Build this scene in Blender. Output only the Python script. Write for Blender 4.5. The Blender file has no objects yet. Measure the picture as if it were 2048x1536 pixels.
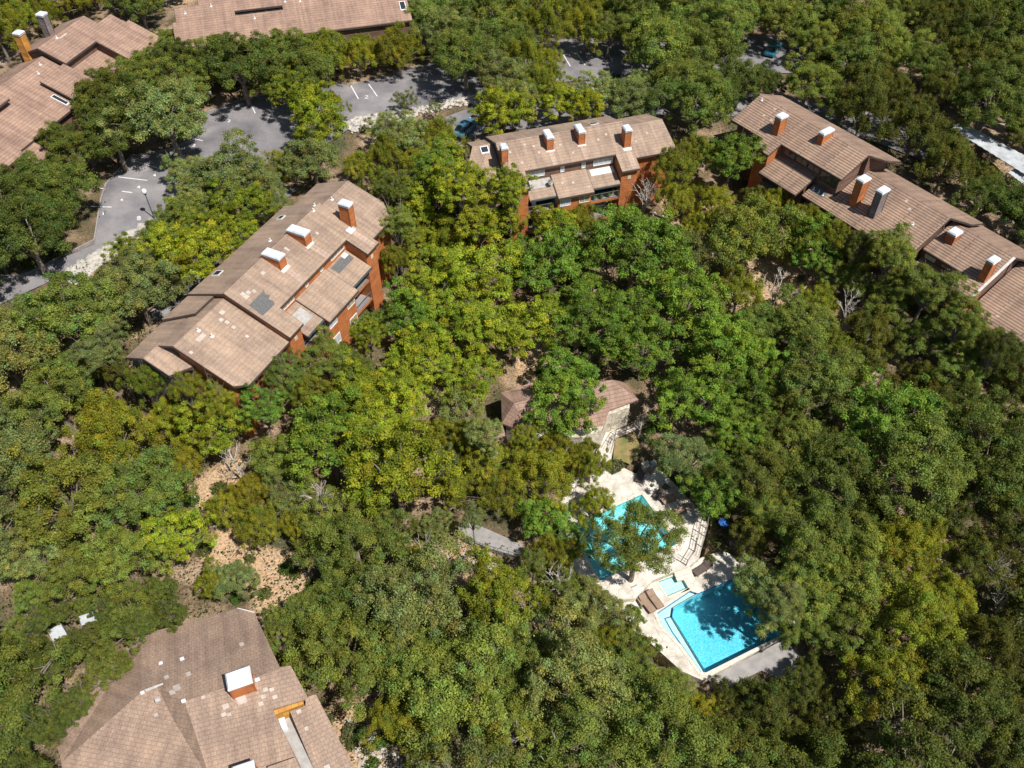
import bpy, bmesh, math, random
import numpy as np
from mathutils import Vector
R = math.radians
S = bpy.context.scene
COL = S.collection
random.seed(7)

# ------------------------------------------------------------------ camera, sky, sun
FPX, PITCH, CAMH = 1750.0, 48.0, 65.0          # focal length in photo pixels, degrees down, metres above the car park
cam_d = bpy.data.cameras.new('camera'); cam = bpy.data.objects.new('camera', cam_d); COL.objects.link(cam)
cam.location = (0, 0, CAMH); cam.rotation_euler = (R(90 - PITCH), 0, 0)
cam_d.sensor_width = 36; cam_d.lens = 36 * FPX / 2048; cam_d.clip_end = 3000
S.camera = cam
SUN_EL, SUN_AZ = 58.0, -40.0                   # azimuth measured from +X towards +Y
w = bpy.data.worlds.new('World'); S.world = w; w.use_nodes = True
nt = w.node_tree; bg = nt.nodes['Background']
sky = nt.nodes.new('ShaderNodeTexSky'); sky.sky_type = 'NISHITA'; sky.sun_disc = False
sky.sun_elevation = R(SUN_EL); sky.sun_rotation = R(90 - SUN_AZ)
nt.links.new(sky.outputs[0], bg.inputs[0]); bg.inputs[1].default_value = 0.064
sd = bpy.data.lights.new('sun', 'SUN'); sd.energy = 4.8; sd.angle = R(0.5); sd.color = (1, .955, .88)
sun = bpy.data.objects.new('sun', sd); COL.objects.link(sun)
sv = Vector((math.cos(R(SUN_AZ)) * math.cos(R(SUN_EL)), math.sin(R(SUN_AZ)) * math.cos(R(SUN_EL)), math.sin(R(SUN_EL))))
sun.rotation_euler = sv.to_track_quat('Z', 'Y').to_euler(); sun.location = (60, -40, 90)
S.view_settings.view_transform = 'Standard'; S.view_settings.look = 'None'
S.view_settings.gamma = 1; S.view_settings.exposure = 0.38
try:
    S.cycles.max_bounces = 6; S.cycles.diffuse_bounces = 3; S.cycles.transparent_max_bounces = 8
    S.cycles.caustics_reflective = False; S.cycles.caustics_refractive = False
except Exception: pass

# ------------------------------------------------------------------ photo pixel -> place in the world
_p = R(PITCH); _w = np.array([0, math.cos(_p), -math.sin(_p)]); _v = np.array([0, -math.sin(_p), -math.cos(_p)]); _r = np.array([1., 0, 0])
_C = np.array([0, 0, CAMH])
def P(x, y, z):
    d = _w + _r * (x - 1024) / FPX + _v * (y - 768) / FPX
    q = _C + d * ((z - CAMH) / d[2]); return Vector((q[0], q[1], z))
def Q(p):
    D = np.array(p) - _C; k = D.dot(_w); return 1024 + FPX * D.dot(_r) / k, 768 + FPX * D.dot(_v) / k, k
CTRL = [(50, 560, 0), (0, 620, 0), (250, 380, 0), (340, 330, 0), (480, 260, 0), (700, 200, 0), (900, 190, 0), (960, 250, 0), (1200, 130, 0),
        (1530, 110, 0), (1980, 290, -1), (100, 200, 0), (500, 30, 1), (1400, 0, 1), (2040, 0, 0), (-100, 300, 0), (430, 560, 0), (330, 620, -.5),
        (250, 700, -1.5), (700, 690, -4), (560, 770, -3.6), (800, 560, -5), (1100, 455, -3), (1310, 455, -3), (880, 330, -1.5), (1150, 260, -.5),
        (1400, 270, -1), (1480, 420, -2.5), (1650, 510, -3.2), (1780, 600, -4.5), (1900, 690, -5.5), (2048, 770, -7), (1560, 640, -7), (1800, 250, -1), (2048, 420, -3), (1000, 600, -7),
        (1200, 650, -9), (1150, 800, -9.3), (1150, 900, -9.5), (1000, 850, -9.3), (1300, 900, -9.6), (1400, 1200, -10.6), (1250, 1050, -10.2),
        (1600, 1000, -9.5), (1800, 900, -9.5), (2000, 1300, -11), (1500, 1500, -12), (1100, 1500, -10), (720, 1480, -8), (500, 1120, -7),
        (560, 1180, -7.3), (400, 970, -5), (100, 900, -3), (50, 1250, -6.5), (200, 1350, -7.5), (150, 720, -1.2), (800, 1100, -8.7), (650, 1000, -7.5)]
_cw = np.array([list(P(*c)) for c in CTRL])
def terr(X, Y):
    d2 = (_cw[:, 0] - X) ** 2 + (_cw[:, 1] - Y) ** 2
    k = 1 / (d2 + 9) ** 1.6
    return float((k * _cw[:, 2]).sum() / k.sum())
def PT(x, y, h=0.0):
    z = -4 + h
    for _ in range(12):
        q = P(x, y, z); z = .4 * z + .6 * (terr(q.x, q.y) + h)
    q = P(x, y, z); return q
def inpoly(x, y, poly):
    c = False; n = len(poly); j = n - 1
    for i in range(n):
        xi, yi = poly[i][0], poly[i][1]; xj, yj = poly[j][0], poly[j][1]
        if (yi > y) != (yj > y) and x < (xj - xi) * (y - yi) / (yj - yi) + xi: c = not c
        j = i
    return c

# ------------------------------------------------------------------ materials
def mat(name):
    m = bpy.data.materials.new(name); m.use_nodes = True
    return m, m.node_tree.nodes, m.node_tree.links, m.node_tree.nodes['Principled BSDF']
def N(nodes, t, **k):
    n = nodes.new(t)
    for a, b in k.items():
        if a in n.inputs: n.inputs[a].default_value = b
        else: setattr(n, a, b)
    return n
def ramp(nodes, stops):
    r = nodes.new('ShaderNodeValToRGB'); e = r.color_ramp.elements
    while len(e) < len(stops): e.new(.5)
    for i, (p, c) in enumerate(stops): e[i].position = p; e[i].color = (*c, 1)
    return r
def plain(name, col, rough=.7, metal=0, var=.18, scale=2.5):
    m, n, l, b = mat(name)
    tc = N(n, 'ShaderNodeTexCoord'); no = N(n, 'ShaderNodeTexNoise', Scale=scale, Detail=6.0)
    l.new(tc.outputs['Object'], no.inputs['Vector'])
    r = ramp(n, [(.3, tuple(c * (1 - var) for c in col)), (.7, tuple(min(1, c * (1 + var)) for c in col))])
    l.new(no.outputs['Fac'], r.inputs[0]); l.new(r.outputs[0], b.inputs['Base Color'])
    b.inputs['Roughness'].default_value = rough; b.inputs['Metallic'].default_value = metal
    return m
def roofmat(name, c1, c2, mortar, row=.3, wid=.5, ms=.012, dirt=(.5, .5, .5), tilebump=.6):
    m, n, l, b = mat(name)
    uv = N(n, 'ShaderNodeUVMap'); br = N(n, 'ShaderNodeTexBrick', Scale=1.0)
    br.offset = .5; br.inputs['Color1'].default_value = (*c1, 1); br.inputs['Color2'].default_value = (*c2, 1); br.inputs['Mortar'].default_value = (*mortar, 1)
    br.inputs['Mortar Size'].default_value = ms; br.inputs['Mortar Smooth'].default_value = .3
    br.inputs['Brick Width'].default_value = wid; br.inputs['Row Height'].default_value = row; br.inputs['Bias'].default_value = -.1
    l.new(uv.outputs[0], br.inputs['Vector'])
    no = N(n, 'ShaderNodeTexNoise', Scale=.35, Detail=7.0, Roughness=.65); tc = N(n, 'ShaderNodeTexCoord'); l.new(tc.outputs['Object'], no.inputs['Vector'])
    r = ramp(n, [(.28, (.7, .66, .66)), (.5, (.97, .94, .92)), (.72, (1.2, 1.14, 1.08))]); l.new(no.outputs['Fac'], r.inputs[0])
    mx = N(n, 'ShaderNodeMix', data_type='RGBA', blend_type='MULTIPLY'); mx.inputs[0].default_value = 1
    l.new(br.outputs['Color'], mx.inputs[6]); l.new(r.outputs[0], mx.inputs[7])
    n2 = N(n, 'ShaderNodeTexNoise', Scale=9.0, Detail=4.0); l.new(tc.outputs['Object'], n2.inputs['Vector'])
    r2 = ramp(n, [(.35, (.84, .84, .84)), (.65, (1.14, 1.13, 1.12))]); l.new(n2.outputs['Fac'], r2.inputs[0])
    m2 = N(n, 'ShaderNodeMix', data_type='RGBA', blend_type='MULTIPLY'); m2.inputs[0].default_value = 1
    l.new(mx.outputs[2], m2.inputs[6]); l.new(r2.outputs[0], m2.inputs[7])
    # run-off streaks down the slope
    mp = N(n, 'ShaderNodeMapping'); mp.inputs['Scale'].default_value = (1.6, .12, 1); l.new(uv.outputs[0], mp.inputs[0])
    n3 = N(n, 'ShaderNodeTexNoise', Scale=1.0, Detail=5.0); l.new(mp.outputs[0], n3.inputs['Vector'])
    r3 = ramp(n, [(.35, (.82, .8, .8)), (.62, (1.1, 1.09, 1.06))]); l.new(n3.outputs['Fac'], r3.inputs[0])
    m3 = N(n, 'ShaderNodeMix', data_type='RGBA', blend_type='MULTIPLY'); m3.inputs[0].default_value = 1
    l.new(m2.outputs[2], m3.inputs[6]); l.new(r3.outputs[0], m3.inputs[7])
    l.new(m3.outputs[2], b.inputs['Base Color']); b.inputs['Roughness'].default_value = .75
    bp = N(n, 'ShaderNodeBump', Strength=tilebump, Distance=.03); l.new(br.outputs['Fac'], bp.inputs['Height']); bp.invert = True
    l.new(bp.outputs[0], b.inputs['Normal'])
    return m
def siding(name, col, gap=.2, var=.25, rot=0):
    m, n, l, b = mat(name)
    uv = N(n, 'ShaderNodeUVMap'); mp = N(n, 'ShaderNodeMapping'); mp.inputs['Rotation'].default_value = (0, 0, rot); l.new(uv.outputs[0], mp.inputs[0])
    br = N(n, 'ShaderNodeTexBrick', Scale=1.0); br.offset = .37
    br.inputs['Color1'].default_value = (*[c * (1 - var) for c in col], 1); br.inputs['Color2'].default_value = (*[c * (1 + var) for c in col], 1)
    br.inputs['Mortar'].default_value = (*[c * .35 for c in col], 1); br.inputs['Mortar Size'].default_value = .012
    br.inputs['Brick Width'].default_value = 3.1; br.inputs['Row Height'].default_value = gap
    l.new(mp.outputs[0], br.inputs['Vector'])
    no = N(n, 'ShaderNodeTexNoise', Scale=1.3, Detail=6.0); tc = N(n, 'ShaderNodeTexCoord'); l.new(tc.outputs['Object'], no.inputs['Vector'])
    r = ramp(n, [(.3, (.78, .76, .74)), (.7, (1.15, 1.13, 1.1))]); l.new(no.outputs['Fac'], r.inputs[0])
    mx = N(n, 'ShaderNodeMix', data_type='RGBA', blend_type='MULTIPLY'); mx.inputs[0].default_value = 1
    l.new(br.outputs['Color'], mx.inputs[6]); l.new(r.outputs[0], mx.inputs[7]); l.new(mx.outputs[2], b.inputs['Base Color'])
    b.inputs['Roughness'].default_value = .8
    return m
M = {}
M['roof_a'] = roofmat('brown_roof_tile', (.34, .256, .196), (.312, .233, .178), (.23, .167, .128), .42, 1.15, .016)
M['roof_s'] = roofmat('rain_washed_roof_tile', (.45, .35, .285), (.4, .31, .25), (.28, .205, .165), .42, 1.15, .016)
M['roof_d'] = roofmat('mauve_roof_shingle', (.315, .232, .18), (.28, .204, .158), (.21, .15, .116), .32, .44, .014)
M['roof_b'] = roofmat('dark_lined_roof_tile', (.335, .235, .175), (.3, .208, .155), (.035, .024, .02), .36, 7, .04)
M['roof_c'] = roofmat('red_brown_roof_tile', (.33, .225, .175), (.29, .195, .15), (.17, .11, .088), .42, 2.2, .024)
M['orange'] = siding('orange_wood_siding', (.47, .16, .052), .2, .12)
M['brownwood'] = siding('weathered_brown_siding', (.17, .1, .075))
M['shadewood'] = siding('shade_darkened_gable_siding', (.075, .045, .035))  # siding colour darkened to carry the shade of gables turned from the sun
M['greywood'] = siding('grey_weathered_siding', (.22, .19, .19), .12)
M['yellowwood'] = siding('ochre_siding', (.55, .27, .05), .5)
M['cream'] = plain('cream_stucco', (.55, .42, .27))
M['white'] = plain('white_metal', (.74, .75, .76), .45, 0, .08)
M['cap'] = plain('galvanised_chimney_cap', (.58, .62, .67), .5, 0, .14, 1.6)
M['tin'] = plain('tree_shaded_white_sheet_metal', (.42, .44, .46), .6, 0, .25, 1)  # white sheets greyed in colour for the shade of trees
M['trim'] = plain('dark_teal_trim', (.05, .075, .08), .6)
M['fascia'] = plain('dark_fascia', (.07, .05, .042), .7)
M['flat'] = plain('grey_flat_roof', (.36, .34, .32), .85)
M['patchd'] = plain('dark_grey_shingle_patch', (.115, .115, .115), .9, 0, .25, 6)
M['patchl'] = plain('pale_roof_tile', (.44, .375, .325), .85)
M['flash'] = plain('pale_flashing', (.58, .55, .52), .6)
M['railm'] = plain('grey_metal_rail', (.2, .19, .18), .5, .3)
M['bark'] = plain('grey_brown_bark', (.2, .165, .135), .95, 0, .35, 5)
M['deadwood'] = plain('bleached_dead_wood', (.42, .38, .34), .95, 0, .25, 5)
M['concrete'] = plain('concrete', (.27, .255, .25), .9, 0, .15, 1.5)
M['coping'] = plain('pale_stone_coping', (.6, .55, .48), .8, 0, .15, 3)
M['tyre'] = plain('black_rubber', (.02, .02, .02), .9)
M['paint'] = plain('white_road_paint', (.62, .62, .64), .8, 0, .15, 4)
M['chair'] = plain('brown_sling_fabric', (.29, .2, .14), .9)
M['chaird'] = plain('dark_frame_and_shaded_sling', (.1, .075, .065), .9)  # lounger frames, and slings with tree shade put into their colour
M['blue'] = plain('blue_canvas', (.03, .13, .42), .8)
M['tan'] = plain('tan_curtain', (.55, .48, .38), .9)
def glassm(name, col, rough=.08):
    m, n, l, b = mat(name); b.inputs['Base Color'].default_value = (*col, 1); b.inputs['Roughness'].default_value = rough; b.inputs['Specular IOR Level'].default_value = .9
    return m
M['glass'] = glassm('dark_window_glass', (.03, .035, .04))
M['glassw'] = glassm('curtained_window_glass', (.5, .52, .54), .15)
M['glasst'] = glassm('tan_blind_window_glass', (.38, .3, .17), .15)
def groundmat():
    m, n, l, b = mat('leaf_litter_and_limestone')
    tc = N(n, 'ShaderNodeTexCoord')
    a = N(n, 'ShaderNodeTexNoise', Scale=.16, Detail=8.0, Roughness=.62); l.new(tc.outputs['Object'], a.inputs['Vector'])
    r = ramp(n, [(.36, (.07, .07, .03)), (.48, (.14, .1, .055)), (.6, (.3, .21, .14)), (.7, (.42, .33, .25))]); l.new(a.outputs['Fac'], r.inputs[0])
    o = N(n, 'ShaderNodeTexNoise', Scale=.09, Detail=3.0); mp = N(n, 'ShaderNodeMapping'); mp.inputs['Location'].default_value = (13, 5, 0)
    l.new(tc.outputs['Object'], mp.inputs[0]); l.new(mp.outputs[0], o.inputs['Vector'])
    at = N(n, 'ShaderNodeAttribute'); at.attribute_name = 'soil'; ad = N(n, 'ShaderNodeMath', operation='MULTIPLY_ADD'); l.new(at.outputs['Fac'], ad.inputs[0]); ad.inputs[1].default_value = .3; l.new(o.outputs['Fac'], ad.inputs[2])
    ro = ramp(n, [(.6, (0, 0, 0)), (.72, (1, 1, 1))]); l.new(ad.outputs[0], ro.inputs[0])
    m1 = N(n, 'ShaderNodeMix', data_type='RGBA'); l.new(ro.outputs[0], m1.inputs[0]); l.new(r.outputs[0], m1.inputs[6]); m1.inputs[7].default_value = (.43, .29, .175, 1)
    v = N(n, 'ShaderNodeTexVoronoi', Scale=4.5); l.new(tc.outputs['Object'], v.inputs['Vector'])
    rv = ramp(n, [(.08, (.8, .8, .8)), (.16, (0, 0, 0))]); l.new(v.outputs['Distance'], rv.inputs[0])
    c = N(n, 'ShaderNodeTexNoise', Scale=.35, Detail=2.0); l.new(tc.outputs['Object'], c.inputs['Vector'])
    rc = ramp(n, [(.52, (0, 0, 0)), (.64, (.8, .8, .8))]); l.new(c.outputs['Fac'], rc.inputs[0])
    mu = N(n, 'ShaderNodeMath', operation='MULTIPLY'); l.new(rv.outputs[0], mu.inputs[0]); l.new(rc.outputs[0], mu.inputs[1])
    m2 = N(n, 'ShaderNodeMix', data_type='RGBA'); l.new(mu.outputs[0], m2.inputs[0]); l.new(m1.outputs[2], m2.inputs[6]); m2.inputs[7].default_value = (.62, .58, .52, 1)
    f = N(n, 'ShaderNodeTexNoise', Scale=5.0, Detail=6.0); l.new(tc.outputs['Object'], f.inputs['Vector'])
    rf = ramp(n, [(.35, (.6, .6, .6)), (.65, (1.3, 1.3, 1.3))]); l.new(f.outputs['Fac'], rf.inputs[0])
    m3 = N(n, 'ShaderNodeMix', data_type='RGBA', blend_type='MULTIPLY'); m3.inputs[0].default_value = 1; l.new(m2.outputs[2], m3.inputs[6]); l.new(rf.outputs[0], m3.inputs[7])
    l.new(m3.outputs[2], b.inputs['Base Color']); b.inputs['Roughness'].default_value = 1
    bp = N(n, 'ShaderNodeBump', Strength=.8, Distance=.15); l.new(f.outputs['Fac'], bp.inputs['Height']); l.new(bp.outputs[0], b.inputs['Normal'])
    return m
M['ground'] = groundmat()
def asphalt():
    m, n, l, b = mat('sun_bleached_asphalt'); tc = N(n, 'ShaderNodeTexCoord')
    a = N(n, 'ShaderNodeTexNoise', Scale=.18, Detail=9.0, Roughness=.6); l.new(tc.outputs['Object'], a.inputs['Vector'])
    r = ramp(n, [(.33, (.12, .113, .122)), (.5, (.19, .18, .192)), (.68, (.28, .262, .265))]); l.new(a.outputs['Fac'], r.inputs[0])
    f = N(n, 'ShaderNodeTexNoise', Scale=12.0, Detail=3.0); l.new(tc.outputs['Object'], f.inputs['Vector'])
    rf = ramp(n, [(.3, (.85, .85, .85)), (.7, (1.13, 1.13, 1.13))]); l.new(f.outputs['Fac'], rf.inputs[0])
    m3 = N(n, 'ShaderNodeMix', data_type='RGBA', blend_type='MULTIPLY'); m3.inputs[0].default_value = 1; l.new(r.outputs[0], m3.inputs[6]); l.new(rf.outputs[0], m3.inputs[7])
    l.new(m3.outputs[2], b.inputs['Base Color']); b.inputs['Roughness'].default_value = .9
    return m
M['asphalt'] = asphalt()
def stone(name, c1, c2, joint, sc, bump=.6):
    m, n, l, b = mat(name); tc = N(n, 'ShaderNodeTexCoord')
    v = N(n, 'ShaderNodeTexVoronoi', Scale=sc); v.feature = 'DISTANCE_TO_EDGE'; l.new(tc.outputs['Object'], v.inputs['Vector'])
    v2 = N(n, 'ShaderNodeTexVoronoi', Scale=sc); l.new(tc.outputs['Object'], v2.inputs['Vector'])
    sep = N(n, 'ShaderNodeSeparateColor'); l.new(v2.outputs['Color'], sep.inputs[0])
    r = ramp(n, [(0, c1), (1, c2)]); l.new(sep.outputs[0], r.inputs[0])
    rj = ramp(n, [(.02, (0, 0, 0)), (.07, (1, 1, 1))]); l.new(v.outputs['Distance'], rj.inputs[0])
    mx = N(n, 'ShaderNodeMix', data_type='RGBA'); l.new(rj.outputs[0], mx.inputs[0]); mx.inputs[6].default_value = (*joint, 1); l.new(r.outputs[0], mx.inputs[7])
    no = N(n, 'ShaderNodeTexNoise', Scale=1.1, Detail=6.0); l.new(tc.outputs['Object'], no.inputs['Vector'])
    rn = ramp(n, [(.3, (.72, .7, .66)), (.65, (1.1, 1.1, 1.1))]); l.new(no.outputs['Fac'], rn.inputs[0])
    m3 = N(n, 'ShaderNodeMix', data_type='RGBA', blend_type='MULTIPLY'); m3.inputs[0].default_value = 1; l.new(mx.outputs[2], m3.inputs[6]); l.new(rn.outputs[0], m3.inputs[7])
    l.new(m3.outputs[2], b.inputs['Base Color']); b.inputs['Roughness'].default_value = .9
    return m
M['flagstone'] = stone('limestone_flagstone', (.6, .55, .49), (.68, .64, .58), (.54, .48, .42), 1.5)
M['stonewall'] = stone('rough_limestone_wall', (.5, .45, .36), (.68, .63, .54), (.32, .27, .2), 2.0)
M['rock'] = plain('white_limestone_rock', (.42, .39, .35), .95, 0, .25, 2)
M['grass'] = plain('dry_patchy_grass', (.2, .15, .06), 1, 0, .5, 1.2)
_gr = [q for q in M['grass'].node_tree.nodes if q.type == 'VALTORGB'][0]; _gr.color_ramp.elements[0].color = (.09, .14, .03, 1); _gr.color_ramp.elements[1].color = (.32, .2, .1, 1)
M['plaster'] = plain('pale_pool_plaster', (.66, .82, .84), .8, 0, .06, 2)
M['plasterw'] = plain('white_pool_plaster', (.78, .82, .8), .8, 0, .06, 2)
M['tile'] = plain('blue_pool_tile', (.02, .16, .4), .3)
M['tileg'] = plain('teal_pool_tile', (.03, .4, .38), .3)
def water(name, tint, scale=3.6):
    m, n, l, b = mat(name); n.remove(b); out = n['Material Output']; tc = N(n, 'ShaderNodeTexCoord')
    wv = N(n, 'ShaderNodeTexNoise', Scale=1.6, Detail=2.0); l.new(tc.outputs['Object'], wv.inputs['Vector'])
    vv = N(n, 'ShaderNodeVectorMath', operation='MULTIPLY_ADD'); l.new(wv.outputs['Color'], vv.inputs[0]); vv.inputs[1].default_value = (.5, .5, .5); l.new(tc.outputs['Object'], vv.inputs[2])
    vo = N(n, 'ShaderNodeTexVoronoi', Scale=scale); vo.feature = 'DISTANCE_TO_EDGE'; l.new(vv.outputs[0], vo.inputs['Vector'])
    r = ramp(n, [(0, tuple(.45 + .55 * c for c in tint)), (.1, tuple(.18 + .82 * c for c in tint)), (.28, tint)]); l.new(vo.outputs['Distance'], r.inputs[0])  # caustic net painted into the transparent tint as lighter cell edges
    tr = N(n, 'ShaderNodeBsdfTransparent'); l.new(r.outputs[0], tr.inputs[0])
    gl = N(n, 'ShaderNodeBsdfGlossy', Roughness=.05)
    no = N(n, 'ShaderNodeTexNoise', Scale=3.5, Detail=4.0, Distortion=.4); l.new(tc.outputs['Object'], no.inputs['Vector'])
    bp = N(n, 'ShaderNodeBump', Strength=.5, Distance=.08); l.new(no.outputs['Fac'], bp.inputs['Height']); l.new(bp.outputs[0], gl.inputs['Normal'])
    fr = N(n, 'ShaderNodeFresnel', IOR=1.33); l.new(bp.outputs[0], fr.inputs['Normal'])
    mx = N(n, 'ShaderNodeMixShader'); l.new(fr.outputs[0], mx.inputs[0]); l.new(tr.outputs[0], mx.inputs[1]); l.new(gl.outputs[0], mx.inputs[2]); l.new(mx.outputs[0], out.inputs['Surface'])
    return m
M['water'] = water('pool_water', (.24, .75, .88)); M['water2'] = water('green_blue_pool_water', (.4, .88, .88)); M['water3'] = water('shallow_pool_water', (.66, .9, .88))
def leafm(name, fac=.3):
    m, n, l, b = mat(name); n.remove(b); out = n['Material Output']
    oi = N(n, 'ShaderNodeObjectInfo'); at = N(n, 'ShaderNodeAttribute'); at.attribute_name = 'tone'
    mx = N(n, 'ShaderNodeMix', data_type='RGBA', blend_type='MULTIPLY'); mx.inputs[0].default_value = 1
    l.new(oi.outputs['Color'], mx.inputs[6]); l.new(at.outputs['Color'], mx.inputs[7])
    d = N(n, 'ShaderNodeBsdfDiffuse'); t = N(n, 'ShaderNodeBsdfTranslucent'); g = N(n, 'ShaderNodeBsdfGlossy', Roughness=.6)
    g.inputs['Color'].default_value = (1, 1, 1, 1)
    l.new(mx.outputs[2], d.inputs[0])
    hs = N(n, 'ShaderNodeMix', data_type='RGBA', blend_type='MULTIPLY'); hs.inputs[0].default_value = 1; l.new(mx.outputs[2], hs.inputs[6]); hs.inputs[7].default_value = (1.25, 1.35, .6, 1)
    l.new(hs.outputs[2], t.inputs[0])
    a = N(n, 'ShaderNodeMixShader', Fac=fac); l.new(d.outputs[0], a.inputs[1]); l.new(t.outputs[0], a.inputs[2])
    c = N(n, 'ShaderNodeMixShader', Fac=.012); l.new(a.outputs[0], c.inputs[1]); l.new(g.outputs[0], c.inputs[2]); l.new(c.outputs[0], out.inputs['Surface'])
    return m
M['leaf'] = leafm('tree_leaves', .38)

# ------------------------------------------------------------------ mesh helpers
def tag(o, label=None, cat=None, group=None, kind=None):
    if label: o['label'] = label
    if cat: o['category'] = cat
    if group: o['group'] = group
    if kind: o['kind'] = kind
    return o
def empty(name, loc, rz=0.0):
    o = bpy.data.objects.new(name, None); COL.objects.link(o); o.location = loc; o.rotation_euler = (0, 0, rz); o.empty_display_size = .5
    return o
class MB:
    def __init__(s): s.v = []; s.f = []
    def poly(s, pts):
        i = len(s.v); s.v += [tuple(p) for p in pts]; s.f.append(tuple(range(i, i + len(pts))))
    def loft(s, a, b):
        i = len(s.v); n = len(a); s.v += [tuple(p) for p in a] + [tuple(p) for p in b]
        s.f.append(tuple(range(i, i + n))); s.f.append(tuple(range(i + n, i + 2 * n)))
        for k in range(n): s.f.append((i + k, i + (k + 1) % n, i + n + (k + 1) % n, i + n + k))
    def box(s, x0, x1, y0, y1, z0, z1):
        q = [(x0, y0), (x1, y0), (x1, y1), (x0, y1)]
        s.loft([(x, y, z0) for x, y in q], [(x, y, z1) for x, y in q])
    def tube(s, a, b, r0, r1=None, n=6):
        r1 = r0 if r1 is None else r1
        a = Vector(a); b = Vector(b); d = b - a
        if d.length < 1e-6: return
        x = d.orthogonal().normalized(); y = d.cross(x).normalized(); A = []; B = []
        for k in range(n):
            t = 2 * math.pi * k / n; o = x * math.cos(t) + y * math.sin(t); A.append(a + o * r0); B.append(b + o * r1)
        s.loft(A, B)
    def mesh(s, name, m):
        me = bpy.data.meshes.new(name); me.from_pydata(s.v, [], s.f)
        bm = bmesh.new(); bm.from_mesh(me); bmesh.ops.recalc_face_normals(bm, faces=bm.faces)
        uvl = bm.loops.layers.uv.new('UVMap'); Z = Vector((0, 0, 1))
        for f in bm.faces:
            nn = f.normal if f.normal.length > .5 else Z
            if nn.z < 0: nn = -nn
            h = Z.cross(nn)
            h = Vector((1, 0, 0)) if h.length < .02 else h.normalized()
            t = nn.cross(h)
            for lp in f.loops: lp[uvl].uv = (lp.vert.co.dot(h), lp.vert.co.dot(t))
        bm.to_mesh(me); bm.free(); me.materials.append(m); return me
    def build(s, name, m, parent=None):
        o = bpy.data.objects.new(name, s.mesh(name, m)); COL.objects.link(o)
        if parent: o.parent = parent
        return o
FOOT = []                                       # building footprints in the world, kept free of trunks

# ------------------------------------------------------------------ ground
DECK_PX = []
def zP(x, y): return (1100 + .306 * x, 920 + .306 * y)
upper_deck_px = [zP(*q) for q in [(150, 120), (420, 20), (560, 90), (660, 10), (800, 140), (1040, 400), (975, 640), (905, 700), (800, 735), (670, 785), (560, 905), (300, 930), (60, 560), (60, 300)]]
lower_deck_px = [zP(*q) for q in [(905, 700), (985, 640), (1130, 590), (1330, 700), (1620, 1080), (1500, 1170), (1000, 1440), (860, 1380), (640, 1180), (500, 1080), (330, 940), (560, 905), (670, 785), (800, 735)]]
ZU, ZL = -9.7, -10.3
upper_deck = [P(x, y, ZU) for x, y in upper_deck_px]
lower_deck = [P(x, y, ZL) for x, y in lower_deck_px]
def rdist(x, y, poly):
    n = len(poly); best = 1e9
    for i in range(n):
        ax, ay = poly[i][0], poly[i][1]; bx, by = poly[(i + 1) % n][0], poly[(i + 1) % n][1]
        dx, dy = bx - ax, by - ay; t = max(0, min(1, ((x - ax) * dx + (y - ay) * dy) / (dx * dx + dy * dy + 1e-9)))
        best = min(best, math.hypot(x - ax - t * dx, y - ay - t * dy))
    return best
SOIL = [[(370, 960), (450, 950), (460, 1020), (395, 1015)], [(420, 1120), (455, 1050), (480, 1075), (520, 1110), (600, 1125), (600, 1175), (540, 1200), (500, 1150), (440, 1150)], [(855, 1085), (960, 1095), (965, 1140), (880, 1140)], [(680, 1430), (720, 1440), (830, 1500), (850, 1560), (720, 1560)],
        [(1050, 690), (1130, 670), (1125, 720), (1075, 750)], [(1140, 650), (1210, 655), (1205, 700), (1145, 700)], [(1330, 390), (1420, 390), (1460, 470), (1350, 470)], [(1540, 530), (1610, 530), (1610, 620), (1550, 620)], [(1680, 630), (1730, 630), (1730, 700), (1680, 690)]]
def ground():
    xs = [-600, -350, -200] + list(np.arange(-120, 121, 1.25)) + [200, 350, 600]
    ys = [-80, -20] + list(np.arange(10, 190, 1.25)) + [240, 340, 500, 900]
    V = []
    for y in ys:
        for x in xs:
            z = terr(x, y)
            if -5 < x < 40 and 20 < y < 70:
                for D, zz in ((upper_deck, ZU), (lower_deck, ZL)):
                    dd = rdist(x, y, D)
                    if inpoly(x, y, D): z = -14.5
                    elif dd < 4: z = min(z, zz - .12) * (1 - dd / 4) + z * dd / 4
            V.append((x, y, z + .12 * math.sin(x * .9) * math.sin(y * 1.1)))
    nx = len(xs); F = [(j * nx + i, j * nx + i + 1, (j + 1) * nx + i + 1, (j + 1) * nx + i) for j in range(len(ys) - 1) for i in range(nx - 1)]
    me = bpy.data.meshes.new('ground'); me.from_pydata(V, [], F); me.materials.append(M['ground'])
    sp = [[(p.x, p.y) for p in (PT(*q) for q in pl)] for pl in SOIL]; at = me.attributes.new('soil', 'FLOAT', 'POINT'); vals = []
    for x, y, z in V:
        k = 0.0
        if -60 < x < 50 and 10 < y < 110:
            for pl in sp: k = max(k, 1.0 if inpoly(x, y, pl) else max(0, 1 - rdist(x, y, pl) / 2.2))
        vals.append(k)
    at.data.foreach_set('value', np.array(vals, np.float32))
    for p in me.polygons: p.use_smooth = True
    o = bpy.data.objects.new('ground', me); COL.objects.link(o); tag(o, kind='structure')
ground()
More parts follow.
